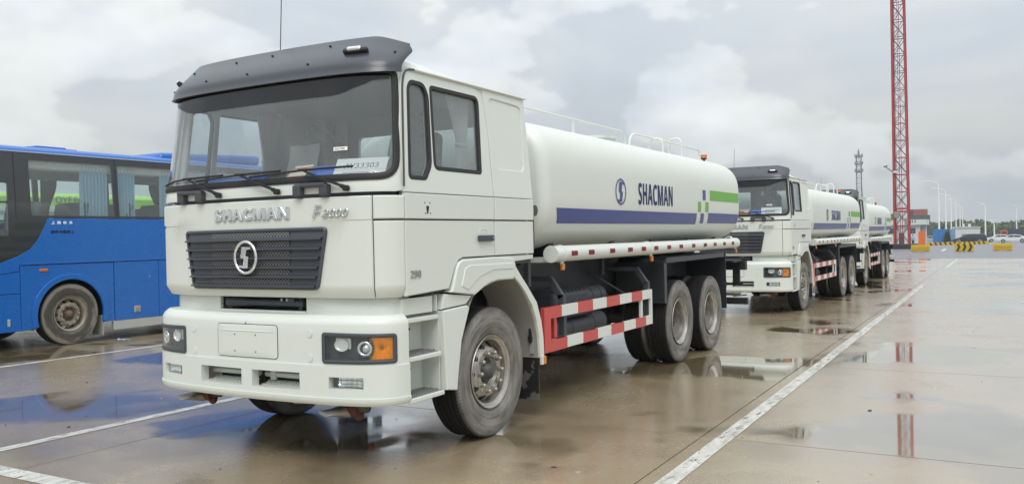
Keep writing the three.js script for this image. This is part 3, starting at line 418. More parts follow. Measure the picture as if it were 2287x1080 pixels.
// ---------------------------------------------------------------- steps, fenders, cab shell and interior
for (const s of [1, -1]) {
  const m = (g) => (s > 0 ? g : mirrorX(g));
  const st = part(truck, 'entry_step', M.white, m(span(1.02, 1.04, 0.50, 1.14, 0.74, 1.19)), m(span(0.95, 1.20, 0.50, 1.13, 0.728, 0.738)), m(span(1.04, 1.225, 0.50, 0.52, 0.76, 1.17)), m(span(1.04, 1.21, 1.13, 1.25, 0.765, 0.775)), m(span(1.035, 1.19, 1.125, 1.245, 0.80, 1.17)));
  [1.105, 0.825, 0.53].forEach((y, i) => {
    const x1 = 1.19 + i * 0.022, tread = part(st, 'step_tread', M.tread, m(span(1.03, x1, y - 0.006, y, 0.775, 1.165)));
    part(st, 'step_edge', M.white, m(rbox(0.022, 0.035, 0.44, x1 + 0.008, y - 0.022, 0.965, 0.008)));
    const n = []; for (let a = 0; a < 15; a++) for (let b = 0; b < 5; b++) n.push(m(box(0.010, 0.016, 0.018, x1 - 0.022 - b * 0.03, y + 0.006, 0.79 + a * 0.0255 + (b % 2) * 0.012)));
    part(tread, 'tread_teeth', M.tread, n);
  });
  for (const y of [1.0, 0.70]) part(st, 'rubber_stop', M.black, m(cyl(0.015, 0.03, 'x', 1.053, y, 0.93, 12, 0.009)));
  // fender: front leg, upper arch, rear arch band with mud flap
  const leg = [[0.735, 1.125], [0.70, 0.515], [0.556, 0.49], [0.548, 0.56], [0.482, 0.87], [0.36, 1.118], [0.39, 1.14]];
  const fen = part(truck, 'front_fender', M.white, m(sidePlate(leg, 1.246, 0.10, [], 0.01)), m(sidePlate([[0.70, 1.252], [0.735, 1.135], [0.392, 1.15], [0.30, 1.212]], 1.232, 0.12, [], 0.008)));
  const arch = [[0.645, 1.262], [0.62, 1.275], [0.545, 1.45], [0.515, 1.488], [0.465, 1.505], [-0.02, 1.515], [-0.345, 1.497], [-0.378, 1.43], [-0.335, 1.31], [-0.08, 1.316], [0.05, 1.302], [0.145, 1.276], [0.295, 1.217]];
  part(fen, 'arch_panel', M.white, m(sidePlate(arch, 1.262, 0.16, [], 0.012)), m(sidePlate([[0.50, 1.30], [0.44, 1.44], [0.36, 1.462], [-0.32, 1.455], [-0.32, 1.40], [0.0, 1.405], [0.22, 1.36], [0.40, 1.262]], 1.268, 0.02, [], 0.007)));
  // inner liner under the arch: one curved sheet from the front leg over the wheel to the flap
  const lin = [[-0.33, 1.39], [-0.48, 1.27], [-0.62, 1.13], [-0.73, 0.97], [-0.80, 0.78], [-0.825, 0.57]], band = [[-0.37, 1.44], [-0.49, 1.33], [-0.60, 1.235], [-0.77, 1.075], [-0.85, 0.90], [-0.885, 0.74], [-0.895, 0.56], [-0.82, 0.56], [-0.805, 0.75], [-0.765, 0.90], [-0.685, 1.05], [-0.56, 1.18], [-0.45, 1.27], [-0.36, 1.33]];
  part(fen, 'arch_band', M.white, m(sidePlate(band, 1.25, 0.03, [], 0.006)));
  const rowsL = [...[[0.34, 1.13], [0.28, 1.21], [0.14, 1.275], [-0.08, 1.315], [-0.25, 1.32]], ...lin.map(([z, y]) => [z + 0.0, y])];
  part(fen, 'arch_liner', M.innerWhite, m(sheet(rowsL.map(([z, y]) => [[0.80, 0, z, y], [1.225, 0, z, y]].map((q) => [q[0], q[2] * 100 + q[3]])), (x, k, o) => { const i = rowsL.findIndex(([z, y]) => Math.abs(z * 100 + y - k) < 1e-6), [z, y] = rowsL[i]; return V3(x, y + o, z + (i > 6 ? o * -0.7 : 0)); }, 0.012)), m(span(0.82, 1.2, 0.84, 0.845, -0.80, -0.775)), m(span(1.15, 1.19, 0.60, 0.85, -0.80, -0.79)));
  part(fen, 'flap_bracket', M.black, m(span(1.155, 1.178, 0.70, 0.92, -0.79, -0.768)), m(span(1.15, 1.185, 0.86, 0.90, -0.79, -0.76)), m(span(1.15, 1.185, 0.72, 0.76, -0.79, -0.76)));
  const flapTex = dataTex(128, 128, (u, v) => { const k = tile(u, v, 4, 31.5, 4); return k > 0.10 ? [0.38, 0.37, 0.35] : [0.10, 0.105, 0.11]; }, { srgb: true });
  part(fen, 'mud_flap', S({ map: flapTex, roughness: 0.7 }), m(warp(sidePlate(rectPts(-0.005, 0.005, 0.165, 0.60), 1.222, 0.40, [], 0.002), (v) => { v.z += -0.83; })));
  part(fen, 'side_marker', M.amberDull, m(rbox(0.03, 0.075, 0.045, 1.262, 0.535, -0.862, 0.008)));
  part(fen, 'marker_base', M.white, m(rbox(0.03, 0.085, 0.03, 1.255, 0.538, -0.83, 0.006)));
}
// cab shell: floor, rear wall with window, lining, dashboard, seats
{
  const rear = [[-1.19, 1.5], [1.19, 1.5], [1.19, 2.05], [1.135, 2.93], [-1.135, 2.93], [-1.19, 2.05]], wl = rectPts(-0.75, -0.12, 2.28, 2.72), wr = rectPts(0.12, 0.75, 2.28, 2.72), rp = (w) => roundPoly(w, 0.05);
  part(truck, 'cab_rear_wall', M.white, frontPlate(rear, -0.70, 0.04, [rp(wl), rp(wr)], 0.003));
  part(truck, 'cab_floor', M.cabDark, span(-1.2, 1.2, 1.44, 1.50, -0.70, 0.5), span(-1.12, 1.12, 1.30, 1.36, 0.66, 1.18), span(-1.18, 1.18, 1.34, 1.5, 0.5, 0.68));
  const lining = part(truck, 'headlining', M.trim, span(-1.11, 1.11, 2.915, 2.93, -0.68, 1.05), frontPlate(rear.map(([x, y]) => [x * 0.985, y]), -0.69, 0.006, [rp(wl), rp(wr)], 0));
  part(lining, 'rear_window_glass', M.sideGlass, frontPlate(rp(inset(wl, -0.01)), -0.715, 0.004, [], 0), frontPlate(rp(inset(wr, -0.01)), -0.715, 0.004, [], 0));
  for (const s of [-1, 1]) { const m = (g) => (s > 0 ? g : mirrorX(g)); part(truck, 'side_lining', M.trim, m(shear(sidePlate(doorTop, 1.21, 0.012, [inset(qWin, 0.01), inset(mWin, 0.01)], 0))), m(shear(sidePlate(rearTop, 1.205, 0.01, [], 0))), m(sidePlate(doorLow, 1.205, 0.012, [], 0)), m(sidePlate(doorMid, 1.205, 0.012, [], 0)), m(bar([1.195, 2.03, 1.15], [1.13, 2.93, 1.06], 0.035))); }
  const dash = part(truck, 'dashboard', M.cabDark, sheet([[1.36, 1.95], [1.30, 2.10], [1.10, 2.135], [0.95, 2.12], [0.90, 2.0], [0.86, 1.6]].map(([z, y]) => ramp(-1.17, 1.17, 12).map((x) => [x, z * 1000 + y])), (x, k, o) => { const z = Math.floor(k) / 1000, y = (k - Math.floor(k / 10) * 10) % 10; return V3(x, y, Math.min(z, 1.36 - 0.16 * Math.pow(Math.abs(x) / 1.17, 3)) + o); }, 0.02), rbox(0.7, 0.12, 0.25, 0.45, 2.15, 1.02, 0.04));
  part(dash, 'steering_wheel', M.black, tr(new THREE.TorusGeometry(0.23, 0.016, 10, 40), 0.45, 2.08, 0.72, -1.1), bar([0.45, 2.08, 0.72], [0.45, 1.8, 0.95], 0.03), box(0.4, 0.03, 0.05, 0.45, 2.08, 0.72, -1.1));
  const docTex = canvasTex(512, 256, (c, w, h) => { c.fillStyle = '#e8e8e4'; c.fillRect(0, 0, w, h); c.fillStyle = '#8a8a86'; c.fillRect(0, 150, w, 3); c.fillStyle = '#222'; c.font = '88px sans-serif'; c.fillText('AV33303', 90, 130); c.font = '24px sans-serif'; c.fillStyle = '#777'; c.fillRect(90, 180, 320, 8); c.fillRect(90, 205, 260, 8); });
  const sheetOn = (name, mat, w, d, x, z, tilt, turn, y = 2.15) => { const g = new THREE.BoxGeometry(w, 0.002, d); part(dash, name, mat, tr(g, x, y, z, tilt, turn)); };
  sheetOn('paper_card', S({ map: docTex, roughness: 0.7 }), 0.42, 0.19, 0.83, 1.17, 0.95, 0.25, 2.215);
  sheetOn('blue_folder', S({ color: rgb(0.03, 0.14, 0.55), roughness: 0.5 }), 0.26, 0.15, 0.53, 1.22, 0.8, 0.1, 2.195);
  sheetOn('booklet', S({ map: canvasTex(64, 64, (c) => { c.fillStyle = '#e6ded2'; c.fillRect(0, 0, 64, 64); c.fillStyle = '#c9713c'; c.fillRect(0, 8, 64, 10); c.fillRect(0, 40, 64, 14); }), roughness: 0.7 }), 0.22, 0.2, 0.25, 1.22, 0.75, -0.15, 2.20);
  sheetOn('blue_sheet', S({ color: rgb(0.04, 0.10, 0.42), roughness: 0.5 }), 0.62, 0.16, -0.45, 1.22, 0.6, 0.05, 2.165);
  for (const [x, lean_] of [[0.52, -0.12], [-0.58, -0.12]]) {
    const se = part(truck, 'seat', M.seat, rbox(0.52, 0.16, 0.52, x, 1.86, 0.36, 0.06), rbox(0.50, 0.72, 0.14, x, 2.24, 0.06, 0.06, lean_), rbox(0.28, 0.2, 0.1, x, 2.68, 0.02, 0.045, lean_), span(x - 0.2, x + 0.2, 1.5, 1.8, 0.15, 0.55));
    const cov = rbox(0.54, 0.80, 0.17, x, 2.26, 0.06, 0.06, lean_); part(se, 'plastic_cover', M.film, warp(new THREE.SphereGeometry(1, 40, 30).scale(0.28, 0.47, 0.12).translate(x, 2.3, 0.09), (v) => { const n = 0.02 * noise3(v.x * 12, v.y * 9, v.z * 12); v.x += n; v.z += n; }));
  }
  part(truck, 'bunk', M.trim, rbox(2.2, 0.28, 0.5, 0, 1.80, -0.44, 0.05));
  for (const s of [-1, 1]) {                                     // gathered curtain behind each door window
    const g = []; for (let i = 0; i <= 26; i++) { const y = 2.14 + i / 26 * 0.72, w = 0.055 + 0.10 * Math.pow(Math.abs((y - 2.44) / 0.42), 1.1) * (y > 2.44 ? 1 : 0.75), row = []; for (let j = 0; j <= 36; j++) row.push([j / 36 - 0.5, y, w]); g.push(row); }
    const F = (a, y, o) => { const w = 0.055 + 0.10 * Math.pow(Math.abs((y - 2.44) / 0.42), 1.1) * (y > 2.44 ? 1 : 0.75); return V3(s * (hw(y) - 0.10 + 0.022 * Math.sin(a * 34) * (0.5 + w * 3) + o), y, 0.215 + a * w * 2); };
    part(truck, 'curtain', M.curtain, sheet(g.map((r) => r.map((q) => [q[0], q[1]])), F, 0.003), s > 0 ? rbox(0.05, 0.03, 0.13, 1.10, 2.44, 0.215, 0.012) : rbox(0.05, 0.03, 0.13, -1.10, 2.44, 0.215, 0.012));
  }
  part(truck, 'rear_curtain', M.curtain, ...[-0.95, 0.95].map((x0) => sheet(gridOf(ramp(-0.12, 0.12, 40), ramp(2.0, 2.86, 6)), (a, y, o) => V3(x0 + a, y, -0.62 + 0.02 * Math.sin(a * 130) + o), 0.003)));
  part(truck, 'headrest_cloth', M.paper, sheet(gridOf(ramp(-0.19, 0.19, 14), ramp(2.08, 2.56, 12)), (a, y, o) => V3(-0.60 + a + 0.02 * Math.sin(y * 13), y, 0.30 - 0.1 * (y - 2.1) + 0.014 * Math.sin(a * 22 + y * 9) + o), 0.004));
}
part(truck, 'engine_block', M.frame, span(-0.36, 0.36, 0.75, 1.32, -0.5, 1.18), span(-0.28, 0.28, 0.55, 0.75, -0.2, 0.6), span(-0.9, 0.9, 1.28, 1.34, -0.6, 1.15));
part(truck, 'cab_mount', M.frame, span(-0.75, 0.75, 1.22, 1.44, -0.74, -0.62));
part(truck, 'front_crossbeam', M.frame, span(-0.44, 0.44, 0.9, 1.2, 1.12, 1.2));
for (const s of [-1, 1]) { part(truck, 'cab_strut', M.frame, bar([s * 0.42, 1.05, 0.9], [s * 0.85, 1.30, 0.62], 0.045)); part(truck, 'step_hanger', M.frame, span(s * 0.9, s * 1.19, 1.26, 1.30, 0.62, 1.16)); }
part(truck, 'air_intake_cap', M.grey, cyl(0.05, 0.09, 'x', 1.19, 1.915, -0.80, 16), cyl(0.035, 0.3, 'y', 1.17, 1.75, -0.82, 12));

// ---------------------------------------------------------------- chassis
for (const s of [-1, 1]) {
  const rail = cut(span(s * 0.39, s * 0.47, 0.92, 1.22, -7.9, 1.25), ...[...Array(16)].map((_, i) => cyl(0.018, 0.3, 'x', s * 0.43, 1.05 + (i % 3) * 0.05, -1.7 - i * 0.17 - (i % 2) * 0.06, 8)));
  part(truck, 'chassis_rail', M.frame, rail);
  part(truck, 'subframe_rail', M.frame, span(s * 0.40, s * 0.50, 1.225, 1.46, -7.7, -0.95), ...[...Array(6)].map((_, i) => span(s * 0.5, s * 0.56, 1.1, 1.42, -1.3 - i * 1.15, -1.22 - i * 1.15)));
}
part(truck, 'cross_member', M.frame, ...[-7.7, -5.5, -3.9, -2.6, -1.2].map((z) => span(-0.39, 0.39, 0.96, 1.2, z - 0.05, z + 0.05)), span(-0.39, 0.39, 1.2, 1.24, -7.6, -1.0));
part(truck, 'side_shield', M.frame, ...[-1, 1].map((s) => span(s * 0.58, s * 0.60, 0.98, 1.38, -3.85, -0.95)));
part(truck, 'drive_shaft', M.iron, bar([0, 0.80, -0.4], [0, 0.62, -4.7], 0.06, 14));
// battery box and air bottles behind the guard
for (const s of [1, -1]) {
  const m = (g) => (s > 0 ? g : mirrorX(g));
  part(truck, 'battery_box', M.grey, m(rbox(0.38, 0.24, 0.85, 0.82, 0.975, -2.0, 0.05)), ...[...Array(8)].map((_, i) => m(rbox(0.36, 0.02, 0.03, 0.82, 1.098, -1.66 - i * 0.1, 0.008))));
  for (const [y, z0, z1, r] of [[0.69, -2.95, -1.70, 0.125], [0.99, -2.98, -2.48, 0.11]]) part(truck, 'air_bottle', M.grey, m(cyl(r, z1 - z0, 'z', 0.86, y, (z0 + z1) / 2, 26)), m(new THREE.SphereGeometry(r, 20, 12).scale(1, 1, 0.4).translate(0.86, y, z0)), m(new THREE.SphereGeometry(r, 20, 12).scale(1, 1, 0.4).translate(0.86, y, z1)), ...[0.25, 0.7].map((k) => m(cyl(r + 0.006, 0.035, 'z', 0.86, y, lerp(z0, z1, k), 26))));
  part(truck, 'bottle_bracket', M.frame, m(span(0.6, 0.75, 0.62, 1.0, -1.9, -1.84)), m(span(0.6, 0.75, 0.62, 1.0, -2.7, -2.64)), m(rbox(0.3, 0.07, 0.75, 0.86, 0.85, -2.2, 0.03)));
  // side guard: two rails, posts, red stripes, brackets to the frame
  const gy0 = 0.585, gy1 = 1.005, z0 = -0.93, z1 = -3.755, outerG = rectPts(z0, z1, gy0, gy1);
  const gd = part(truck, 'side_guard', M.white, m(sidePlate(outerG, 1.236, 0.035, [rectPts(-1.06, -3.70, 0.693, 0.897)], 0.002)), m(span(1.205, 1.232, 0.69, 0.90, -3.44, -3.39)));
  const reds = [[-0.928, -1.293], [-1.664, -2.021], [-2.38, -2.739], [-3.096, -3.419]];
  for (const [a, c] of reds) for (const [ya, yb] of [[0.897, 1.0065], [0.5835, 0.693]]) { const sh = ya < 0.8 ? 0.11 : 0; part(gd, 'red_stripe', M.red, m(span(1.2, 1.2385, ya, yb, a === -0.928 ? a : a - sh, c - sh))); }
  part(gd, 'red_post', M.red, m(span(1.2, 1.2385, 0.6925, 0.8975, -0.928, -1.06)), m(span(1.10, 1.20, 0.62, 0.97, -1.20, -1.26)));
  for (const z of [-1.42, -3.72]) part(gd, 'guard_bracket', M.grey, m(sqbar([1.18, 0.70, z], [1.18, 1.10, z], 0.06)), m(sqbar([1.18, 1.07, z], [1.05, 1.255, z], 0.06)), m(sqbar([1.07, 1.25, z], [0.55, 1.25, z], 0.05)));
  part(gd, 'guard_stay', M.grey, m(bar([0.6, 1.24, -3.3], [1.17, 0.80, -3.68], 0.012)));
  for (const [x, z] of [[0.75, -3.35], [1.0, -1.05]]) part(truck, 'tank_stay', M.grey, m(sqbar([x, 1.2, z], [x, 1.5, z], 0.05)));
  // rear mudguards
  part(truck, 'rear_mudguard', M.mudguard, m(span(0.55, 1.21, 0.79, 1.31, -4.27, -4.255)), m(sqbar([0.88, 1.30, -4.262], [0.88, 1.362, -4.36], 0.66, 0.008)), m(span(0.55, 1.215, 1.355, 1.368, -6.95, -4.35)), m(span(1.205, 1.213, 1.30, 1.362, -6.95, -4.35)), m(span(1.19, 1.213, 0.79, 1.30, -4.35, -4.262)), m(span(0.55, 1.21, 0.50, 1.36, -7.05, -7.035)), m(span(0.58, 0.62, 0.9, 1.3, -6.9, -4.4)));
}
part(truck, 'front_axle', M.iron, cyl(0.07, 1.9, 'x', 0, 0.52, 0, 16), ...[-1, 1].map((s) => span(s * 0.36, s * 0.46, 0.62, 0.70, -0.85, 0.85)), bar([-0.8, 0.42, 0.18], [0.8, 0.42, 0.18], 0.022));
part(truck, 'steering_arm', M.steel, bar([-0.1, 0.36, 0.95], [0.22, 0.40, 1.02], 0.014), bar([0.25, 0.30, 0.75], [0.5, 0.36, 0.8], 0.012));
for (const z of [-4.82, -6.2]) part(truck, 'rear_axle', M.iron, cyl(0.085, 1.9, 'x', 0, 0.54, z, 18), new THREE.SphereGeometry(0.24, 20, 14).translate(0, 0.56, z));
part(truck, 'leaf_spring', M.iron, ...[-1, 1].flatMap((s) => [0, 1, 2, 3].map((k) => span(s * 0.40, s * 0.50, 0.68 + k * 0.028, 0.705 + k * 0.028, -6.25 + k * 0.12, -4.77 - k * 0.12))));
// tail: light bar, spray frame, underrun bar
part(truck, 'tail_frame', M.black, span(-1.22, 1.26, 1.05, 1.20, -8.12, -8.0), span(-1.2, 1.2, 1.19, 1.22, -8.05, -7.5), ...[-1, 1].flatMap((s) => [span(s * 1.04, s * 1.15, 0.82, 1.06, -8.1, -8.03), span(s * 0.4, s * 0.48, 0.55, 1.1, -8.0, -7.9)]), span(-1.2, 1.2, 0.795, 0.835, -8.1, -8.04));
part(truck, 'underrun_bar', M.black, rbox(2.46, 0.11, 0.09, 0.05, 0.535, -8.06, 0.012), span(-0.45, -0.39, 0.55, 1.0, -8.03, -7.9), span(0.39, 0.45, 0.55, 1.0, -8.03, -7.9));
part(truck, 'spray_bar', M.steel, cyl(0.03, 2.3, 'x', 0, 0.645, -8.12, 14), ...[-0.9, -0.3, 0.3, 0.9].map((x) => cyl(0.02, 0.08, 'z', x, 0.63, -8.16, 10)));
part(truck, 'tail_lamp', M.markRed, ...[-1, 1].map((s) => rbox(0.3, 0.1, 0.02, s * 0.95, 1.125, -8.125, 0.01)));
for (const x of [-0.765, 0.775]) {                                // duckbill flushing nozzles under the bumper
  const n = part(truck, 'flush_nozzle', M.steel, warp(new THREE.CylinderGeometry(0.05, 0.05, 0.20, 24, 6).rotateX(Math.PI / 2), (v) => { const k = smooth(-0.1, 0.1, v.z); v.y *= lerp(1, 0.3, k); v.x *= lerp(1, 1.9, k); }).rotateY(-0.5).translate(x - 0.03, 0.435, 1.40));
  part(n, 'nozzle_joint', M.rust, cyl(0.058, 0.06, 'x', x + 0.09, 0.45, 1.31, 18), new THREE.SphereGeometry(0.035, 12, 8).translate(x + 0.10, 0.40, 1.30), bar([x + 0.05, 0.45, 1.31], [x - 0.02, 0.44, 1.35], 0.045, 16));
  part(n, 'nozzle_pipe', M.iron, bar([x + 0.05, 0.46, 1.30], [x + 0.17, 0.47, 1.28], 0.045, 16), bar([x + 0.15, 0.47, 1.28], [x * 0.9, 0.75, 0.9], 0.04, 14));
}
// ---------------------------------------------------------------- wheels
const tyreTex = dataTex(512, 128, (u, v) => {                     // v runs over the profile: tread in the middle, dusty walls at the ends
  const wall = Math.max(smooth(0.26, 0.22, v), smooth(0.74, 0.78, v)), d = tile(u, v, 9, 3.9, 4), e = tile(u, (v * 3) % 1, 5, 44.1, 3), dust = clamp(0.72 + 0.55 * d + 0.35 * e);
  const k = lerp(0.085, lerp(0.27, 0.55, dust), wall), rib = (v > 0.755 && v < 0.79) || (v > 0.21 && v < 0.245) ? (Math.sin(u * 2 * Math.PI * 110) > 0 ? 0.85 : 1) : 1;
  return [k * rib, k * 0.975 * rib, k * 0.94 * rib];
}, { srgb: true });
const tyreMat = S({ map: tyreTex, roughness: 0.85 });
function tyreGeo(r, w, ri) {                                      // ribbed tread, bulging walls
  const h = w / 2, p = [[ri, -h * 0.72], [ri + 0.02, -h * 0.80], [ri + 0.06, -h * 0.93], [ri + 0.075, -h * 0.95], [ri + 0.080, -h * 0.985], [ri + 0.086, -h * 0.965], [ri + 0.12, -h * 0.995], [lerp(ri, r, 0.60), -h], [lerp(ri, r, 0.615), -h * 1.022], [lerp(ri, r, 0.63), -h * 0.998], [lerp(ri, r, 0.78), -h * 0.975], [lerp(ri, r, 0.80), -h * 0.965], [lerp(ri, r, 0.93), -h * 0.93], [r - 0.012, -h * 0.88], [r, -h * 0.80]];
  const tread = []; for (let k = 0; k < 5; k++) { const a = lerp(-0.80, 0.80, k / 5) * h, b = lerp(-0.80, 0.80, (k + 1) / 5) * h; tread.push([r, a + 0.006], [r, b - 0.006]); if (k < 4) tread.push([r - 0.014, b - 0.005], [r - 0.014, b + 0.005]); }
  const prof = [...p, ...tread, ...p.slice().reverse().map(([a, b]) => [a, -b])];
  const g = norm(loft(prof, 96)), uv = g.attributes.uv, pos = g.attributes.position;
  for (let i = 0; i < uv.count; i++) { const rr = Math.hypot(pos.getY(i), pos.getZ(i)), x = pos.getX(i) / h, q = (rr - ri) / (r - ri); uv.setY(i, Math.abs(x) > 0.79 ? (x > 0 ? 1 - 0.24 * q : 0.24 * q) : 0.5); }
  return creased(g, 0.5);
}
const bolts = (n, r, f) => [...Array(n)].map((_, i) => { const a = (i + 0.5) / n * 2 * Math.PI; return f(r * Math.cos(a), r * Math.sin(a), a); });
const hubMat = S({ color: rgb(0.085, 0.085, 0.085), metalness: 0.3, roughness: 0.5 });
const rimTex = dataTex(256, 128, (u, v) => { const k = 0.74 + 0.22 * tile(u, v, 7, 51.7, 4); return [k, k * 0.985, k * 0.955]; }, { srgb: true });
const rimMat = S({ map: rimTex, color: rgb(0.80, 0.79, 0.77), metalness: 0.65, roughness: 0.40 });
function wheelParts(parent, name, front, r, x, z, s, tyre = tyreMat, rim = rimMat, hub = hubMat, drop = gy(z)) {
  const m = (g) => { g = norm(g); if (s < 0) g = mirrorX(g); return g.translate(x, r + drop, z); }, w = 0.29, ri = 0.30 * r / 0.5425, k = r / 0.5425;
  const W = part(parent, name, tyre, m(tyreGeo(r, w, ri)));
  const bx = front ? 0.125 : 0.125;
  if (front) {
    const disc = loft([[0.12 * k, 0.055], [0.135 * k, 0.098], [0.185 * k, 0.104], [0.205 * k, 0.092], [0.232 * k, 0.052], [0.262 * k, 0.02], [0.262 * k, 0.008], [0.23 * k, 0.038], [0.2 * k, 0.08], [0.14 * k, 0.09], [0.115 * k, 0.05], [0.12 * k, 0.055]], 72);
    const holes = bolts(10, 0.232 * k, (a, b, t) => tr(new THREE.CylinderGeometry(0.029 * k, 0.029 * k, 0.3, 14).scale(1.0, 1, 1.25).rotateZ(Math.PI / 2).rotateX(-t), 0.05, a, b));
    part(W, 'rim', rim, m(creased(cut(disc, ...holes), 0.6)), m(creased(loft([[0.255 * k, 0.02], [0.262 * k, 0.06], [0.268 * k, 0.10], [0.292 * k, 0.118], [0.304 * k, 0.130], [0.308 * k, 0.122], [0.304 * k, 0.10], [0.29 * k, 0.085], [0.275 * k, 0.03], [0.275 * k, -0.12]], 72), 0.6)));
    part(W, 'hub', hub, m(loft([[0.0001, 0.135], [0.03 * k, 0.135], [0.036 * k, 0.125], [0.06 * k, 0.118], [0.068 * k, 0.075], [0.13 * k, 0.05], [0.135 * k, 0.0]], 40)), ...[...Array(3)].map((_, i) => m(tr(new THREE.BoxGeometry(0.03, 0.025, 0.16 * k), 0.07, 0, 0, i * Math.PI / 3))));
    for (const q of bolts(10, 0.1625 * k, (a, b) => [a, b])) part(W, 'wheel_nut', rim, m(cyl(0.0235 * k, 0.012, 'x', 0.109, ...q, 14)), m(cyl(0.0195 * k, 0.024, 'x', 0.124, ...q, 6)), m(new THREE.SphereGeometry(0.0165 * k, 10, 6).translate(0.134, ...q)));
  } else {
    part(W, 'rim', rim, m(creased(loft([[0.308, 0.125], [0.304, 0.132], [0.296, 0.128], [0.290, 0.112], [0.262, 0.09], [0.258, 0.03], [0.250, -0.02], [0.248, -0.10], [0.24, -0.125], [0.20, -0.132], [0.12, -0.130]], 72), 0.7)));
    part(W, 'hub', hub, m(loft([[0.0001, 0.02], [0.085, 0.02], [0.095, 0.005], [0.10, -0.05], [0.135, -0.07], [0.14, -0.14]], 40)), ...bolts(8, 0.07, (a, b) => m(cyl(0.010, 0.012, 'x', 0.026, a, b, 6))));
    for (const q of bolts(10, 0.1675, (a, b) => [a, b])) part(W, 'wheel_nut', hub, m(cyl(0.017, 0.035, 'x', -0.112, ...q, 8)));
  }
  part(W, 'brake_drum', M.black, m(cyl(0.22 * k, 0.12, 'x', -0.12, 0, 0, 32)));
  return W;
}
for (const s of [1, -1]) wheelParts(truck, 'front_wheel', true, 0.5425, s * 1.09, 0, s);
for (const s of [1, -1]) for (const z of [-4.82, -6.2]) {
  wheelParts(truck, 'rear_wheel', false, 0.5425, s * 1.09, z, s);
  part(truck, 'inner_rear_tyre', tyreMat, norm(tyreGeo(0.5425, 0.29, 0.30)).translate(s * 0.755, 0.5425 + gy(z), z));
}
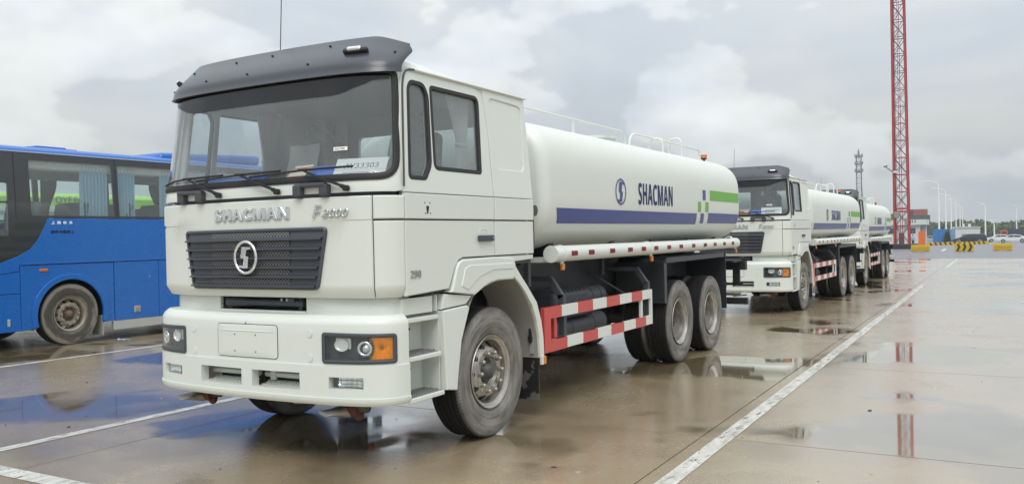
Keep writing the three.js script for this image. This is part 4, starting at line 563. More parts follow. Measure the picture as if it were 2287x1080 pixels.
// ---------------------------------------------------------------- tank
const TK = { a: 1.2, b: 0.69, n: 3.5, cy: 2.19, z0: -1.07, z1: -8.02 };
const tankX = (y) => TK.a * Math.pow(Math.max(0, 1 - Math.pow(Math.abs(y - TK.cy) / TK.b, TK.n)), 1 / TK.n);
{
  const C = 160, R = 0.125, prof = [], dense = [];               // (z, inset): dished head, rolled edge, shell
  for (let j = 0; j < 2400; j++) { const t = j / 2400 * 2 * Math.PI, c = Math.cos(t), q = Math.sin(t); dense.push([Math.sign(c) * TK.a * Math.pow(Math.abs(c), 2 / TK.n), Math.sign(q) * TK.b * Math.pow(Math.abs(q), 2 / TK.n)]); }
  const sec = resample(dense, C);
  for (let i = 0; i <= 8; i++) { const a = i / 8; prof.push([TK.z0 + 0.06 - 0.07 * a * a, lerp(TK.b - 0.03, R, a)]); }
  for (let i = 1; i <= 10; i++) { const a = i / 10 * Math.PI / 2; prof.push([TK.z0 - 0.01 - R * (1 - Math.cos(a)), R * (1 - Math.sin(a))]); }
  const back = prof.map(([z, k]) => [TK.z0 + TK.z1 - z, k]).reverse(), mid = ramp(TK.z0 - 0.2, TK.z1 + 0.2, 14).map((z) => [z, 0]);
  const all = [...prof, ...mid, ...back], pos = [], idx = [], uv = [];
  all.forEach(([z, k]) => sec.forEach(([x, y], j) => { pos.push(x * (1 - k / TK.a), TK.cy + y * (1 - k / TK.b), z); uv.push(j / C * 4, z); }));
  for (let i = 0; i + 1 < all.length; i++) for (let j = 0; j < C; j++) { const k = (j + 1) % C, a = i * C + j, b = i * C + k; idx.push(a, b + C, b, a, a + C, b + C); }
  const g = new THREE.BufferGeometry(); g.setAttribute('position', new THREE.Float32BufferAttribute(pos, 3)); g.setAttribute('uv', new THREE.Float32BufferAttribute(uv, 2)); g.setIndex(idx); g.computeVertexNormals();
  const tank = part(truck, 'tank', M.tank, creased(g, 0.8));
  const wrap = (geo, off = 0.004) => warp(geo, (v) => { v.x = tankX(v.y) + off; });
  const strip = (t0, t1, b0, b1, y0, y1, n = 2) => sheet(ramp(0, 1, 6).map((y) => ramp(0, 1, n).map((k) => [lerp(lerp(b0, b1, k), lerp(t0, t1, k), y), lerp(y0, y1, y)])), (z, y, o) => V3(tankX(y) + 0.005 + o, y, z), 0.003);
  for (const s of [1, -1]) {
    const m = (q) => (s > 0 ? q : mirrorX(q)), blue = M.blueStripe;
    part(tank, 'blue_stripe', blue, m(strip(-1.315, -5.695, -1.384, -5.725, 1.80, 1.952, 10)));
    part(tank, 'blue_stripe', blue, m(strip(-5.885, -6.025, -5.915, -6.07, 1.812, 1.956)));
    part(tank, 'blue_stripe', blue, m(strip(-6.24, -7.87, -6.275, -7.87, 1.815, 1.965, 4)));
    part(tank, 'blue_block', blue, m(strip(-5.966, -6.10, -5.966, -6.10, 2.149, 2.293)));
    part(tank, 'green_stripe', M.green, m(strip(-6.32, -7.87, -6.31, -7.87, 2.152, 2.30, 5)));
    part(tank, 'green_block', M.green, m(strip(-5.747, -5.878, -5.747, -5.878, 1.976, 2.12)));
    part(tank, 'green_block', M.green, m(strip(-6.09, -6.234, -6.09, -6.234, 1.98, 2.123)));
    const w = letters('SHACMAN', 0.255, 0.002); w.computeBoundingBox(); const k = 1.21 / (w.boundingBox.max.x - w.boundingBox.min.x);
    const onSide = (geo, z, y, wide) => { let q = norm(geo); q.scale(wide, 1, 1); if (s > 0) q.rotateY(Math.PI / 2); else q.rotateY(-Math.PI / 2); q.translate(0, y, z); return warp(q, (v) => { v.x = s * (tankX(v.y) + 0.006); }); };
    part(tank, 'tank_lettering', blue, onSide(w, -4.06, 2.03, k));
    const ring = new THREE.RingGeometry(0.130, 0.149, 48, 2).scale(1.0, 1, 1), gl = new THREE.ShapeGeometry(shapeOf([[-0.10, -0.115], [0.03, -0.115], [0.055, -0.01], [0.02, 0.012], [0.035, 0.085], [0.10, 0.085], [0.09, 0.112], [-0.04, 0.112], [-0.06, 0.005], [-0.02, -0.015], [-0.03, -0.09], [-0.09, -0.09]]));
    part(tank, 'tank_emblem', blue, onSide(ring, -2.917, 2.163, 1.03), onSide(gl, -2.917, 2.163, 1.0));
    // hose tube along the lower edge with reflectors, clamps and lamps
    const px = 1.192, py = 1.503;
    const tb = part(truck, 'hose_tube', M.tank, m(cyl(0.078, 6.45, 'z', px, py, -4.41, 32)), m(cyl(0.082, 0.05, 'z', px, py, -7.64, 32)), m(new THREE.SphereGeometry(0.078, 24, 14).scale(1, 1, 0.8).translate(px, py, -7.66)), m(cyl(0.082, 0.012, 'z', px, py, -1.18, 32)));
    part(tb, 'tube_clamp', M.tank, ...[-1.36, -3.72, -7.5].map((z) => m(cyl(0.086, 0.035, 'z', px, py, z, 32))), m(span(0.9, 1.12, 1.42, 1.47, -1.42, -1.25)), m(span(0.9, 1.12, 1.42, 1.47, -3.8, -3.6)), m(span(0.9, 1.12, 1.42, 1.47, -7.5, -7.3)));
    [-1.523, -1.925, -2.471, -2.983, -3.401, -3.82, -4.286, -4.754, -5.277, -5.803, -6.281, -6.768, -7.238].forEach((z) => { const q = warp(new THREE.BoxGeometry(0.0, 0.05, 0.14, 1, 4, 1), (v) => { const a = v.y / 0.08; v.x = px + 0.0805 * Math.cos(a); v.y = py + 0.0805 * Math.sin(a) + 0.0; v.z += z - 0.02; }); part(tb, 'reflector', M.markRed, m(q)); });
    for (const z of [-1.36, -3.79, -7.58]) { const l = part(tb, 'side_lamp', M.amberDull, m(rbox(0.03, 0.065, 0.055, 1.225, 1.375, z, 0.008))); part(l, 'lamp_holder', M.white, m(rbox(0.02, 0.05, 0.05, 1.215, 1.42, z, 0.006))); }
  }
  // top: walkway rails, hoops, hatch, beacon
  const top = (x) => TK.cy + TK.b * Math.pow(1 - Math.pow(Math.abs(x) / TK.a, TK.n), 1 / TK.n);
  for (const s of [1, -1]) {
    const x = s * 0.55, y = 3.052, f = top(0.55) - 0.01;
    part(truck, 'walkway_rail', M.white, bent([[x, f, -1.25], [x, y, -1.25], [x, y, -4.62], [x, f, -4.66]], 0.0165, 0.10), bar([x, f, -3.06], [x, y, -3.06], 0.0165));
    part(truck, 'walkway_rail', M.white, bent([[x, f, -4.80], [x, y - 0.05, -4.84], [x, y + 0.012, -4.98], [x, y + 0.012, -8.03 + 0.1], [x, f - 0.02, -7.95]], 0.0165, 0.12));
  }
  for (const [z, h] of [[-5.72, 3.055], [-6.55, 3.13]]) part(truck, 'ladder_hoop', M.white, bent([[0.70, top(0.7) - 0.02, z], [0.70, h, z], [0.50, h, z], [0.50, top(0.5) - 0.02, z]], 0.0165, 0.12));
  part(truck, 'hatch', M.white, cyl(0.32, 0.10, 'y', 0.2, 2.90, -4.35, 32), cyl(0.35, 0.03, 'y', 0.2, 2.955, -4.35, 32));
  const bc = part(truck, 'beacon', M.amber, cyl(0.045, 0.06, 'y', 0.6, 2.955, -8.0, 18, 0.055));
  part(bc, 'beacon_stem', M.black, cyl(0.02, 0.3, 'y', 0.6, 2.79, -8.0, 10), cyl(0.05, 0.02, 'y', 0.6, 2.92, -8.0, 18));
  part(truck, 'tank_saddle', M.frame, ...[-1.6, -3.2, -4.5, -6.0, -7.3].map((z) => sheet(gridOf(ramp(-0.95, 0.95, 12), [0, 1]), (x, k, o) => V3(x, k ? 2 * TK.cy - top(x) - 0.004 + 0.01 : 1.40 + 0.05 * Math.abs(x), z + o), 0.1)));
  part(truck, 'tank_floor_bearer', M.frame, span(-0.9, 0.9, 1.40, 1.46, -7.7, -1.1));
}
copyOf(truck, 'white tanker truck standing second in the row, half hidden by the first tank', [-0.15, gy(-13.7) - gy(0), -13.7], -0.018);
copyOf(truck, 'white tanker truck farthest back in the row, beside the red mast', [-0.31, gy(-24.7) - gy(0), -24.7]);
// ---------------------------------------------------------------- blue coach parked beside the trucks (its own frame: front axle at z = 0, left side at x = 1.25)
const MB = {
  blue: P({ color: rgb(0.005, 0.125, 0.48), roughness: 0.30, roughnessMap: roughTex, clearcoat: 0.3, clearcoatRoughness: 0.12 }),
  band: P({ color: rgb(0.034, 0.037, 0.041), roughness: 0.14, clearcoat: 0.6 }),
  glass: P({ color: rgb(0.92, 0.965, 0.96), roughness: 0.02, transmission: 0.955, thickness: 0, ior: 1.52 }),
  curtain: P({ color: rgb(0.38, 0.58, 0.74), roughness: 0.95, transmission: 0.35, thickness: 0 }),
  inside: S({ color: rgb(0.55, 0.57, 0.57), roughness: 0.8 }),
  seat: S({ color: rgb(0.045, 0.06, 0.09), roughness: 0.85 }),
  alu: S({ color: rgb(0.55, 0.55, 0.54), metalness: 0.5, roughness: 0.45 }),
};
const bus = thing('coach', 'blue coach with black window band and light blue curtains', 'coach', [-10.207, gy(-2.82), -2.82]);
{
  const fr = 2.45, re = -8.4, r = 0.525;
  const arc = (cx, R, a0, a1, n = 16) => [...Array(n + 1)].map((_, i) => { const a = lerp(a0, a1, i / n); return [cx + R * Math.cos(a), r + R * Math.sin(a)]; });
  const aLow = Math.asin((0.33 - r) / 0.64);
  const curveTop = [[0.385, 2.165], [0.465, 1.985], [0.569, 1.80], [0.701, 1.65], [0.888, 1.55], [1.177, 1.445], [1.6, 1.33], [fr, 1.18]];
  // skirt panels below the belt, each hatch its own panel; upper blue wall; black band
  const wins = [[0.69, -0.82], [-0.935, -2.35], [-2.46, -3.88], [-3.99, -5.41], [-5.52, -6.94], [-7.05, -8.15]];
  const winPts = (a, c) => roundPoly([[a - 0.035, 2.215], [c - 0.055, 2.215], [c, 3.13], [a, 3.13]], 0.03, 3);
  const bandTop = [[fr - 0.12, 3.25], [re + 0.05, 3.25], [re, 2.172], [0.385, 2.172], ...curveTop.slice(1).map(([z, y]) => [z, y + 0.004])];
  const drv = roundPoly([[1.04, 2.44], [1.04, 2.735], [2.1, 2.735], [2.18, 2.44]], 0.03), drv2 = roundPoly([[1.04, 1.885], [1.04, 2.41], [2.19, 2.41], [2.3, 1.885]], 0.03);
  for (const s of [1, -1]) {
    const m = (g) => (s > 0 ? g : mirrorX(g));
    const frontArch = [[0.866, 1.385], [-0.818, 1.385], [-0.818, 0.34], ...arc(0, 0.64, Math.PI - aLow, aLow).map((q) => q), [0.866, 0.32]];
    part(bus, 'side_wall', MB.blue, m(sidePlate([[fr, 1.165], ...curveTop.slice(0, -1).reverse(), [re, 2.165], [re, 1.40], [0.88, 1.395], [0.88, 1.30], [fr, 1.10]], 1.25, 0.04, [], 0.006)));
    part(bus, 'wheel_panel', MB.blue, m(sidePlate(frontArch, 1.248, 0.035, [], 0.005)));
    part(bus, 'wheel_arch_trim', MB.blue, m(sidePlate([...arc(0, 0.70, Math.PI - Math.asin((0.34 - r) / 0.70), Math.asin((0.34 - r) / 0.70), 24), ...arc(0, 0.60, Math.asin((0.36 - r) / 0.6), Math.PI - Math.asin((0.36 - r) / 0.6), 24)], 1.268, 0.05, [], 0.012)));
    part(bus, 'wheel_housing', M.black, m(span(0.75, 0.77, 0.3, 1.3, -0.75, 0.75)), m(sheet([...arc(0, 0.66, -0.3, Math.PI + 0.3, 20)].map((q, i) => [[0.76, i], [1.21, i]]), (x, i, o) => { const q = arc(0, 0.66, -0.3, Math.PI + 0.3, 20)[Math.round(i)]; return V3(x, q[1], q[0] + o * 0.01); }, 0.01)));
    part(bus, 'front_corner_panel', MB.blue, m(sidePlate([[fr, 1.09], [0.876, 1.29], [0.876, 0.94], [fr, 0.94]], 1.248, 0.035, [], 0.005)), m(sidePlate([[fr, 0.93], [0.876, 0.93], [0.876, 0.32], [fr, 0.34]], 1.248, 0.035, [], 0.005)));
    const bays = [-0.828, -1.762, -2.9, -4.1, -5.2]; for (let i = 0; i + 1 < bays.length; i++) part(bus, 'luggage_door', MB.blue, m(sidePlate([[bays[i] - 0.004, 1.388], [bays[i + 1] + 0.004, 1.388], [bays[i + 1] + 0.004, 0.335], [bays[i] - 0.004, 0.335]], 1.249, 0.035, [], 0.005)));
    part(bus, 'rear_side_panel', MB.blue, m(sidePlate([[-5.206, 1.388], [re, 1.388], [re, 0.335], [-6.7, 0.335], ...arc(-6.0, 0.64, Math.PI - aLow, aLow).map((q) => q), [-5.206, 0.335]], 1.249, 0.035, [], 0.005)));
    const wall = part(bus, 'window_band', MB.band, m(sidePlate(bandTop, 1.246, 0.04, [...wins.map(([a, c]) => inset(winPts(a, c), 0.0)), drv, drv2], 0.003)));
    for (const [a, c] of wins) part(wall, 'window_glass', MB.glass, m(sidePlate(inset(winPts(a, c), -0.008), 1.242, 0.004, [], 0)));
    for (const w of [drv, drv2]) part(wall, 'driver_window', MB.glass, m(sidePlate(inset(w, -0.006), 1.24, 0.004, [], 0)));
    for (const z of [0.95, -0.88, -2.40, -3.93]) part(wall, 'pillar_joint', M.black, m(sidePlate([[z + 0.006 - 0.0, 3.24], [z - 0.006, 3.24], [z - 0.05, 2.18], [z - 0.038, 2.18]], 1.2475, 0.004, [], 0)));
    part(bus, 'sill_strip', MB.alu, m(span(1.20, 1.252, 0.175, 0.33, -5.2, -0.79)));
    part(bus, 'belt_moulding', MB.blue, m(rbox(0.012, 0.022, 9.2, 1.253, 1.415, -3.76, 0.005)));
    const lampB = part(bus, 'side_marker', M.amber, m(rbox(0.02, 0.042, 0.145, 1.256, 1.305, 0.48, 0.006)));
    part(bus, 'vent_plate', MB.alu, m(rbox(0.016, 0.115, 0.125, 1.256, 0.51, -1.28, 0.006)));
    part(bus, 'vent_slot', M.black, m(span(1.262, 1.266, 0.50, 0.513, -1.32, -1.24)), m(span(1.262, 1.266, 0.465, 0.478, -1.32, -1.24)));
    part(bus, 'vent_reflector', M.amberDull, m(span(1.262, 1.268, 0.528, 0.555, -1.325, -1.235)));
    part(bus, 'fuel_door', MB.blue, m(sidePlate(rectPts(-1.40, -1.58, 1.012, 1.206), 1.2525, 0.006, [], 0.002)));
    part(bus, 'fuel_lock', M.chrome, m(cyl(0.012, 0.006, 'x', 1.2545, 1.10, -1.555, 10)));
    part(bus, 'panel_handle', MB.alu, m(rbox(0.012, 0.12, 0.045, 1.255, 0.475, 1.075, 0.006)));
    part(bus, 'mud_flap', M.innerWhite, m(span(0.92, 1.22, 0.10, 0.45, -0.62, -0.60)));
    // curtains: gathered at the pillars
    const cur = (z0, z1, tie) => m(sheet(gridOf(ramp(0, 1, 60), ramp(2.16, 3.1, 14)), (a, y, o) => { const k = tie ? lerp(1, 0.45, smooth(2.95, 2.3, y)) : 1; return V3(1.14 + 0.024 * Math.sin(a * (Math.abs(z1 - z0) * 95)) + o, y, z0 + (z1 - z0) * a * k); }, 0.002));
    for (const [a, c] of s > 0 ? [[-0.80, -0.28, 0], [-1.0, -1.36, 1], [-2.30, -1.92, 1], [-3.8, -3.3, 0], [-5.3, -4.9, 0], [-4.0, -4.4, 1]].map((q) => q) : [[0.22, 0.02, 1], [-0.95, -1.30, 1], [-2.4, -2.1, 1], [-3.8, -3.4, 0]]) part(bus, 'curtain', s > 0 ? MB.curtain : MB.seat, cur(a, c, s > 0 ? false : true));
    wheelParts(bus, 'front_wheel', true, r, s * 1.09, 0, s, S({ map: dataTex(256, 128, (u, v) => { const w = Math.max(smooth(0.26, 0.22, v), smooth(0.74, 0.78, v)), q = Math.min(v, 1 - v) / 0.24, mud = smooth(0.55, 0.85, q + 0.5 * tile(u, v, 7, 63.3, 4)) + smooth(0.25, 0.1, q + 0.2 * tile(u, v, 6, 66.3, 3)); const k = lerp(0.13, lerp(0.30, 0.52, clamp(mud)), w); return [k, k * 0.965, k * 0.9]; }, { srgb: true }), roughness: 0.9 }), S({ map: rimTex, color: rgb(0.62, 0.58, 0.52), metalness: 0.3, roughness: 0.6 }), S({ color: rgb(0.17, 0.12, 0.09), roughness: 0.7, metalness: 0.2 }), 0);
    wheelParts(bus, 'rear_wheel', false, r, s * 1.09, -6.0, s, tyreMat, rimMat, hubMat, -0.045);
  }
  const glyph = (c, x, y, k, strokes) => { c.beginPath(); for (const [a, b, d, e] of strokes) { c.moveTo(x + a * k, y + b * k); c.lineTo(x + d * k, y + e * k); } c.stroke(); };
  const G = [[[5, 0, 5, 9], [5, 4, 9, 4], [0, 9, 10, 9]], [[0, 1, 2, 2], [0, 4, 2, 5], [0, 9, 2, 7], [4, 0, 3, 3], [4, 1, 10, 1], [4, 3, 9, 3], [4, 3, 3.5, 8], [9, 3, 8.5, 9], [3, 6, 10, 6], [3.5, 8, 9, 8], [6, 3, 6, 8]], [[1, 2, 9, 2], [1, 2, 1, 7], [9, 2, 9, 7], [1, 7, 9, 7], [1, 4.5, 9, 4.5], [5, 0, 5, 10]], [[1, 3, 9, 3], [4, 0, 4, 4], [4, 4, 1, 9], [6, 3, 6, 8], [6, 8, 9.5, 8], [9.5, 8, 9.5, 7], [6, 0, 7.5, 1.5], [9, 4.5, 5, 7]]];
  const decal = (col, list, z0, z1, y0, y1, lw) => { const t = canvasTex(512, 96, (c, w, h) => { c.clearRect(0, 0, w, h); c.strokeStyle = col; c.lineWidth = lw; c.lineCap = 'round'; list.forEach((q, i) => glyph(c, 12 + i * (500 / list.length), 12, 7.2, q)); }); const g = new THREE.PlaneGeometry(z0 - z1, y1 - y0).rotateY(Math.PI / 2).translate(1.2535, (y0 + y1) / 2, (z0 + z1) / 2); return part(bus, 'coach_lettering', S({ map: t, alphaTest: 0.4, roughness: 0.5, transparent: false }), g); };
  decal('#f2f4f6', G, 0.335, -0.095, 2.06, 2.13, 11);
  decal('#0c1a3a', [G[1], G[2], G[3], G[1], G[2], G[0]], 0.345, -0.09, 1.90, 1.975, 11);
  // roof, ends, floor, seats
  const roofP = [[-1.25, 3.24], [-1.24, 3.29], [-1.19, 3.335], [-1.08, 3.362], [-0.6, 3.40], [0, 3.41], [0.6, 3.40], [1.08, 3.362], [1.19, 3.335], [1.24, 3.29], [1.25, 3.24], [1.2, 3.235], [-1.2, 3.235]];
  part(bus, 'roof', MB.blue, creased(ext(roofP, fr - re - 0.1).translate(0, 0, re + 0.03), 0.7), creased(ext(inset(roofP, 0.04), 0.2).translate(0, 0, fr - 0.12), 0.6));
  part(bus, 'gutter_strip', MB.alu, ...[-1, 1].map((s) => rbox(0.012, 0.016, 10.6, s * 1.252, 3.256, -3.0, 0.004)));
  part(bus, 'roof_hatch', MB.blue, rbox(0.7, 0.06, 0.56, 0.35, 3.415, -0.05, 0.02), rbox(0.8, 0.03, 0.9, 0.35, 3.40, -0.05, 0.01));
  part(bus, 'air_conditioner', MB.blue, warp(new RoundedBoxGeometry(1.9, 0.22, 2.6, 4, 0.09).translate(0.1, 3.47, -3.3), (v) => { if (v.z > -2.3 && v.y > 3.4) v.y -= (v.z + 2.3) * 0.5; }));
  part(bus, 'front_wall', MB.blue, frontPlate(roundPoly([[-1.22, 0.34], [1.22, 0.34], [1.22, 1.2], [-1.22, 1.2]], 0.05), fr + 0.03, 0.06), frontPlate(rectPts(-1.2, 1.2, 3.1, 3.25), fr - 0.06, 0.06));
  part(bus, 'windscreen', MB.glass, frontPlate(rectPts(-1.2, 1.2, 1.2, 3.1), fr - 0.01, 0.006, [], 0));
  part(bus, 'rear_wall', MB.blue, frontPlate(rectPts(-1.22, 1.22, 0.34, 2.2), re + 0.03, 0.06), frontPlate(rectPts(-1.22, 1.22, 2.2, 3.25), re + 0.03, 0.06, [roundPoly(rectPts(-0.95, 0.95, 2.3, 3.05), 0.08)]));
  part(bus, 'floor', MB.seat, span(-1.2, 1.2, 0.42, 0.47, re + 0.05, -6.75), span(-1.2, 1.2, 0.42, 0.47, -5.25, -0.75), span(-0.74, 0.74, 0.42, 0.47, -6.75, fr), span(-1.2, 1.2, 1.40, 1.45, re + 0.05, 1.6));
  part(bus, 'ceiling', MB.inside, span(-1.19, 1.19, 3.18, 3.2, re + 0.05, fr - 0.15), ...[-1, 1].map((s) => rbox(0.35, 0.16, 9.6, s * 0.98, 3.07, -3.6, 0.05)));
  for (let k = 0; k < 9; k++) for (const x of [-0.72, 0.72]) { const z = 0.55 - k * 0.88; const se = part(bus, 'seat', MB.seat, rbox(0.88, 0.82, 0.12, x, 2.06, z, 0.05, -0.18), rbox(0.88, 0.12, 0.46, x, 1.78, z + 0.24, 0.04)); if (k === 2 && x > 0) part(se, 'seat_cover', M.paper, rbox(0.2, 0.5, 0.14, 1.02, 2.25, z, 0.05, -0.18)); }
}
// lime green city bus behind the coach, seen through its windows
const gbus = thing('city_bus', 'lime green bus behind the blue coach, seen through the coach windows', 'bus', [-14.75, gy(-6.4), -6.4]);
{
  const green = P({ color: rgb(0.32, 0.62, 0.05), roughness: 0.35, clearcoat: 0.3 }), white = P({ color: rgb(0.62, 0.65, 0.60), roughness: 0.4 });
  const rp = [[-1.25, 2.62], [1.25, 2.62], [1.24, 2.82], [1.16, 2.90], [0.8, 2.95], [-0.8, 2.95], [-1.16, 2.90], [-1.24, 2.82]];
  part(gbus, 'roof', green, creased(ext(rp, 11).translate(0, 0, -6.5), 0.7));
  part(gbus, 'body', white, span(-1.25, 1.25, 2.50, 2.619, -6.5, 4.5), span(-1.25, 1.25, 0.35, 1.40, -6.5, 4.5), span(-1.2, 1.2, 1.3, 2.6, 4.3, 4.46), span(-1.2, 1.2, 1.3, 2.6, -6.46, -6.3));
  for (const s of [1, -1]) for (let k = 0; k < 7; k++) { const w = part(gbus, 'window', MB.glass, span(s * 1.225, s * 1.23, 1.401, 2.499, 4.4 - k * 1.55, 3.0 - k * 1.55)); part(w, 'window_post', M.black, span(s * 1.2, s * 1.245, 1.401, 2.499, 3.0 - k * 1.55, 2.85 - k * 1.55)); }
  const t = letters('QYEE6100', 0.15, 0.004, 1.15, 0, fontReg); part(gbus, 'roof_lettering', S({ color: rgb(0.05, 0.10, 0.03), roughness: 0.5 }), t.rotateY(Math.PI / 2).translate(1.252, 2.655, 0.45));
  for (const s of [1, -1]) for (const z of [2.6, -3.6]) { const w = part(gbus, 'wheel', tyreMat, norm(tyreGeo(0.5, 0.27, 0.28)).translate(s * 1.1, 0.5, z)); part(w, 'rim', M.steel, cyl(0.28, 0.18, 'x', s * 1.11, 0.5, z, 30)); }
  for (let k = 0; k < 8; k++) part(gbus, 'seat', MB.seat, rbox(0.9, 0.7, 0.1, 0.7, 1.75, 3.2 - k * 1.1, 0.04));
}
const litter = part(scene, numbered('litter'), S({ color: rgb(0.35, 0.55, 0.70), roughness: 0.5 }), warp(new THREE.PlaneGeometry(0.30, 0.12, 8, 4).rotateX(-Math.PI / 2), (v) => { v.y += 0.012 + 0.012 * noise2(v.x * 14, v.z * 14); }).translate(-8.75, gy(-3.62), -3.62));
litter.userData = { label: 'pale blue scrap of plastic on wet ground beside coach mud flap', category: 'litter' };
// ---------------------------------------------------------------- background
const at = (x, z) => [x, gy(z), z];
// red lattice mast
{
  const t = thing('lattice_mast', 'tall red steel lattice mast on a dark plinth beyond the trucks', 'mast', at(-5.68, -106.3));
  const red = S({ color: rgb(0.40, 0.045, 0.055), roughness: 0.5 }), brown = S({ color: rgb(0.16, 0.075, 0.065), roughness: 0.6 }), H = 44, hwid = (y) => lerp(0.78, 0.62, clamp(y / H)), step = 2.05;
  const cor = [[-1, -1], [1, -1], [1, 1], [-1, 1]];
  for (const [a, b] of cor) part(t, 'leg', red, sqbar([a * hwid(0), 0.6, b * hwid(0)], [a * hwid(H), H, b * hwid(H)], 0.2));
  for (let k = 0; k < 21; k++) for (let q = 0; q < 4; q++) {
    const y0 = 0.7 + k * step, y1 = y0 + step, A = cor[q], B = cor[(q + 1) % 4], pt = (c, y) => [c[0] * hwid(y), y, c[1] * hwid(y)];
    part(t, 'ring_beam', k < 5 ? red : k % 2 ? brown : red, sqbar(pt(A, y1), pt(B, y1), 0.07));
    part(t, 'diagonal', brown, sqbar(pt(A, y0), pt(B, y1), 0.06));
    part(t, 'diagonal', brown, sqbar(pt(B, y0), pt(A, y1), 0.06));
  }
  for (const y of [4.4, 4.75]) part(t, 'collar', red, span(-0.85, 0.85, y, y + 0.18, -0.85, 0.85));
  const lad = part(t, 'ladder', red, sqbar([-0.55, 0.7, -0.3], [-0.45, H, -0.3], 0.05), sqbar([-0.2, 0.7, -0.3], [-0.12, H, -0.3], 0.05), sqbar([0.05, 0.7, 0], [0.05, H, 0], 0.06));
  for (let k = 0; k < 90; k++) part(lad, 'rung', red, sqbar([-0.55, 1 + k * 0.45, -0.3], [-0.15, 1 + k * 0.45, -0.3], 0.03));
  part(t, 'plinth', S({ color: rgb(0.035, 0.036, 0.037), roughness: 0.8 }), rbox(3.0, 0.6, 3.0, 0.2, 0.3, 0, 0.05));
  const fl = part(t, 'flood_lamp', M.iron, bar([-0.7, 9.1, 0.5], [-1.6, 9.9, 0.9], 0.05), rbox(0.45, 0.12, 0.25, -1.6, 9.95, 0.9, 0.03, 0, 0, 0.3));
  part(fl, 'lamp_head', M.white, rbox(0.5, 0.22, 0.35, -0.55, 9.2, 0.8, 0.05, 0.3, 0, -0.2), bar([-0.9, 8.8, 0.7], [-0.7, 9.1, 0.6], 0.05));
  part(t, 'cable_box', S({ color: rgb(0.30, 0.27, 0.22), roughness: 0.6 }), rbox(0.55, 0.75, 0.4, -0.5, 4.1, 0.75, 0.03), rbox(0.35, 0.8, 0.3, 0.55, 3.3, 0.8, 0.03));
}
// yellow and black barriers
const yel = S({ color: rgb(0.60, 0.40, 0.015), roughness: 0.6 }), dk = S({ color: rgb(0.055, 0.04, 0.025), roughness: 0.7 });
function barrier(label, x, z, w, h, stripes) {
  const t = thing('concrete_barrier', label, 'barrier', at(x, z), 0, 'yellow barriers across the road');
  part(t, 'body', yel, frontPlate([[-w / 2, 0.05], [w / 2, 0.05], [w / 2 - 0.02, h], [-w / 2 + 0.02, h]], 0.25, 0.5, [], 0.03), span(-w / 2 + 0.15, -w / 2 + 0.5, 0, 0.06, -0.2, 0.2), span(w / 2 - 0.5, w / 2 - 0.15, 0, 0.06, -0.2, 0.2));
  if (stripes) for (const k of [-0.5, 0.0, 0.5]) part(t, 'black_stripe', dk, frontPlate([[k * w * 0.62 - 0.20, 0.06], [k * w * 0.62 + 0.02, 0.06], [k * w * 0.62 + 0.20, h * 0.55], [k * w * 0.62 + 0.10, h - 0.01], [k * w * 0.62 - 0.12, h - 0.01], [k * w * 0.62 - 0.02, h * 0.55]], 0.253, 0.006, [], 0));
  else for (const y of [0.28, 0.5]) part(t, 'groove', dk, span(-w / 2 + 0.1, w / 2 - 0.1, h * y, h * y + 0.03, 0.245, 0.254));
  return t;
}
barrier('plain yellow barrier block carrying the orange box', -2.22, -87, 1.70, 0.66, false);
barrier('yellow barrier block with black chevrons', 1.67, -85, 1.62, 0.76, true);
barrier('plain yellow barrier block at the right edge, nearest the white cars', 4.81, -88, 1.66, 0.68, false);
{ const o = thing('orange_box', 'upright orange box standing on the yellow barrier', 'box', [-2.09, gy(-87) + 0.66, -87]); part(o, 'cabinet', S({ color: rgb(0.72, 0.16, 0.03), roughness: 0.5 }), rbox(0.58, 1.33, 0.4, 0, 0.665, 0, 0.03)); part(o, 'lid', S({ color: rgb(0.45, 0.12, 0.04), roughness: 0.6 }), rbox(0.4, 0.08, 0.3, 0.05, 1.37, 0, 0.02)); }
{ const A = [-5.2, -139.5], B = [2.7, -148.3], L = Math.hypot(B[0] - A[0], B[1] - A[1]), t = thing('striped_kerb', 'long low yellow and black striped kerb in front of the dark van', 'kerb', at(A[0], A[1]), Math.atan2(-(B[1] - A[1]), B[0] - A[0]));
  part(t, 'kerb_body', yel, span(0, L, -0.15, 0.42, -0.15, 0.15, 0.03)); for (let x = 0.3; x < L - 0.5; x += 0.95) part(t, 'black_stripe', dk, frontPlate([[x, 0.0], [x + 0.4, 0.0], [x + 0.15, 0.415], [x - 0.25, 0.415]], 0.153, 0.006, [], 0)); }
// gatehouse
const wallW = S({ color: rgb(0.62, 0.63, 0.62), roughness: 0.7 }), winD = P({ color: rgb(0.06, 0.075, 0.085), roughness: 0.15 });
{ const t = thing('gatehouse', 'flat roofed white gatehouse behind the red mast', 'building', at(-10.4, -166));
  part(t, 'wall', wallW, span(-4.2, 1.75, -0.1, 3.5, -4, 3)); part(t, 'roof_slab', wallW, span(-4.6, 3.3, 3.5, 4.45, -4.5, 3.6)); part(t, 'column', wallW, span(1.76, 2.3, -0.1, 3.49, 2.4, 3.0)); part(t, 'side_wall', wallW, span(1.76, 2.9, -0.1, 3.49, -3.9, -2));
  for (const [x0, x1] of [[-3.0, -1.6], [0.45, 1.55]]) { const w = part(t, 'window', winD, span(x0, x1, 1.95, 2.95, 2.99, 3.03)); part(w, 'window_bars', M.steel, ...[0.25, 0.5, 0.75].map((k) => span(lerp(x0, x1, k) - 0.02, lerp(x0, x1, k) + 0.02, 1.95, 2.95, 3.031, 3.05))); }
  part(t, 'door', winD, span(-1.2, -0.3, 0, 2.1, 2.99, 3.03)); part(t, 'roof_marks', winD, ...[0.75, 1.05, 1.5].map((x) => span(x, x + 0.14, 3.9, 4.35, 3.6, 3.63)));
}
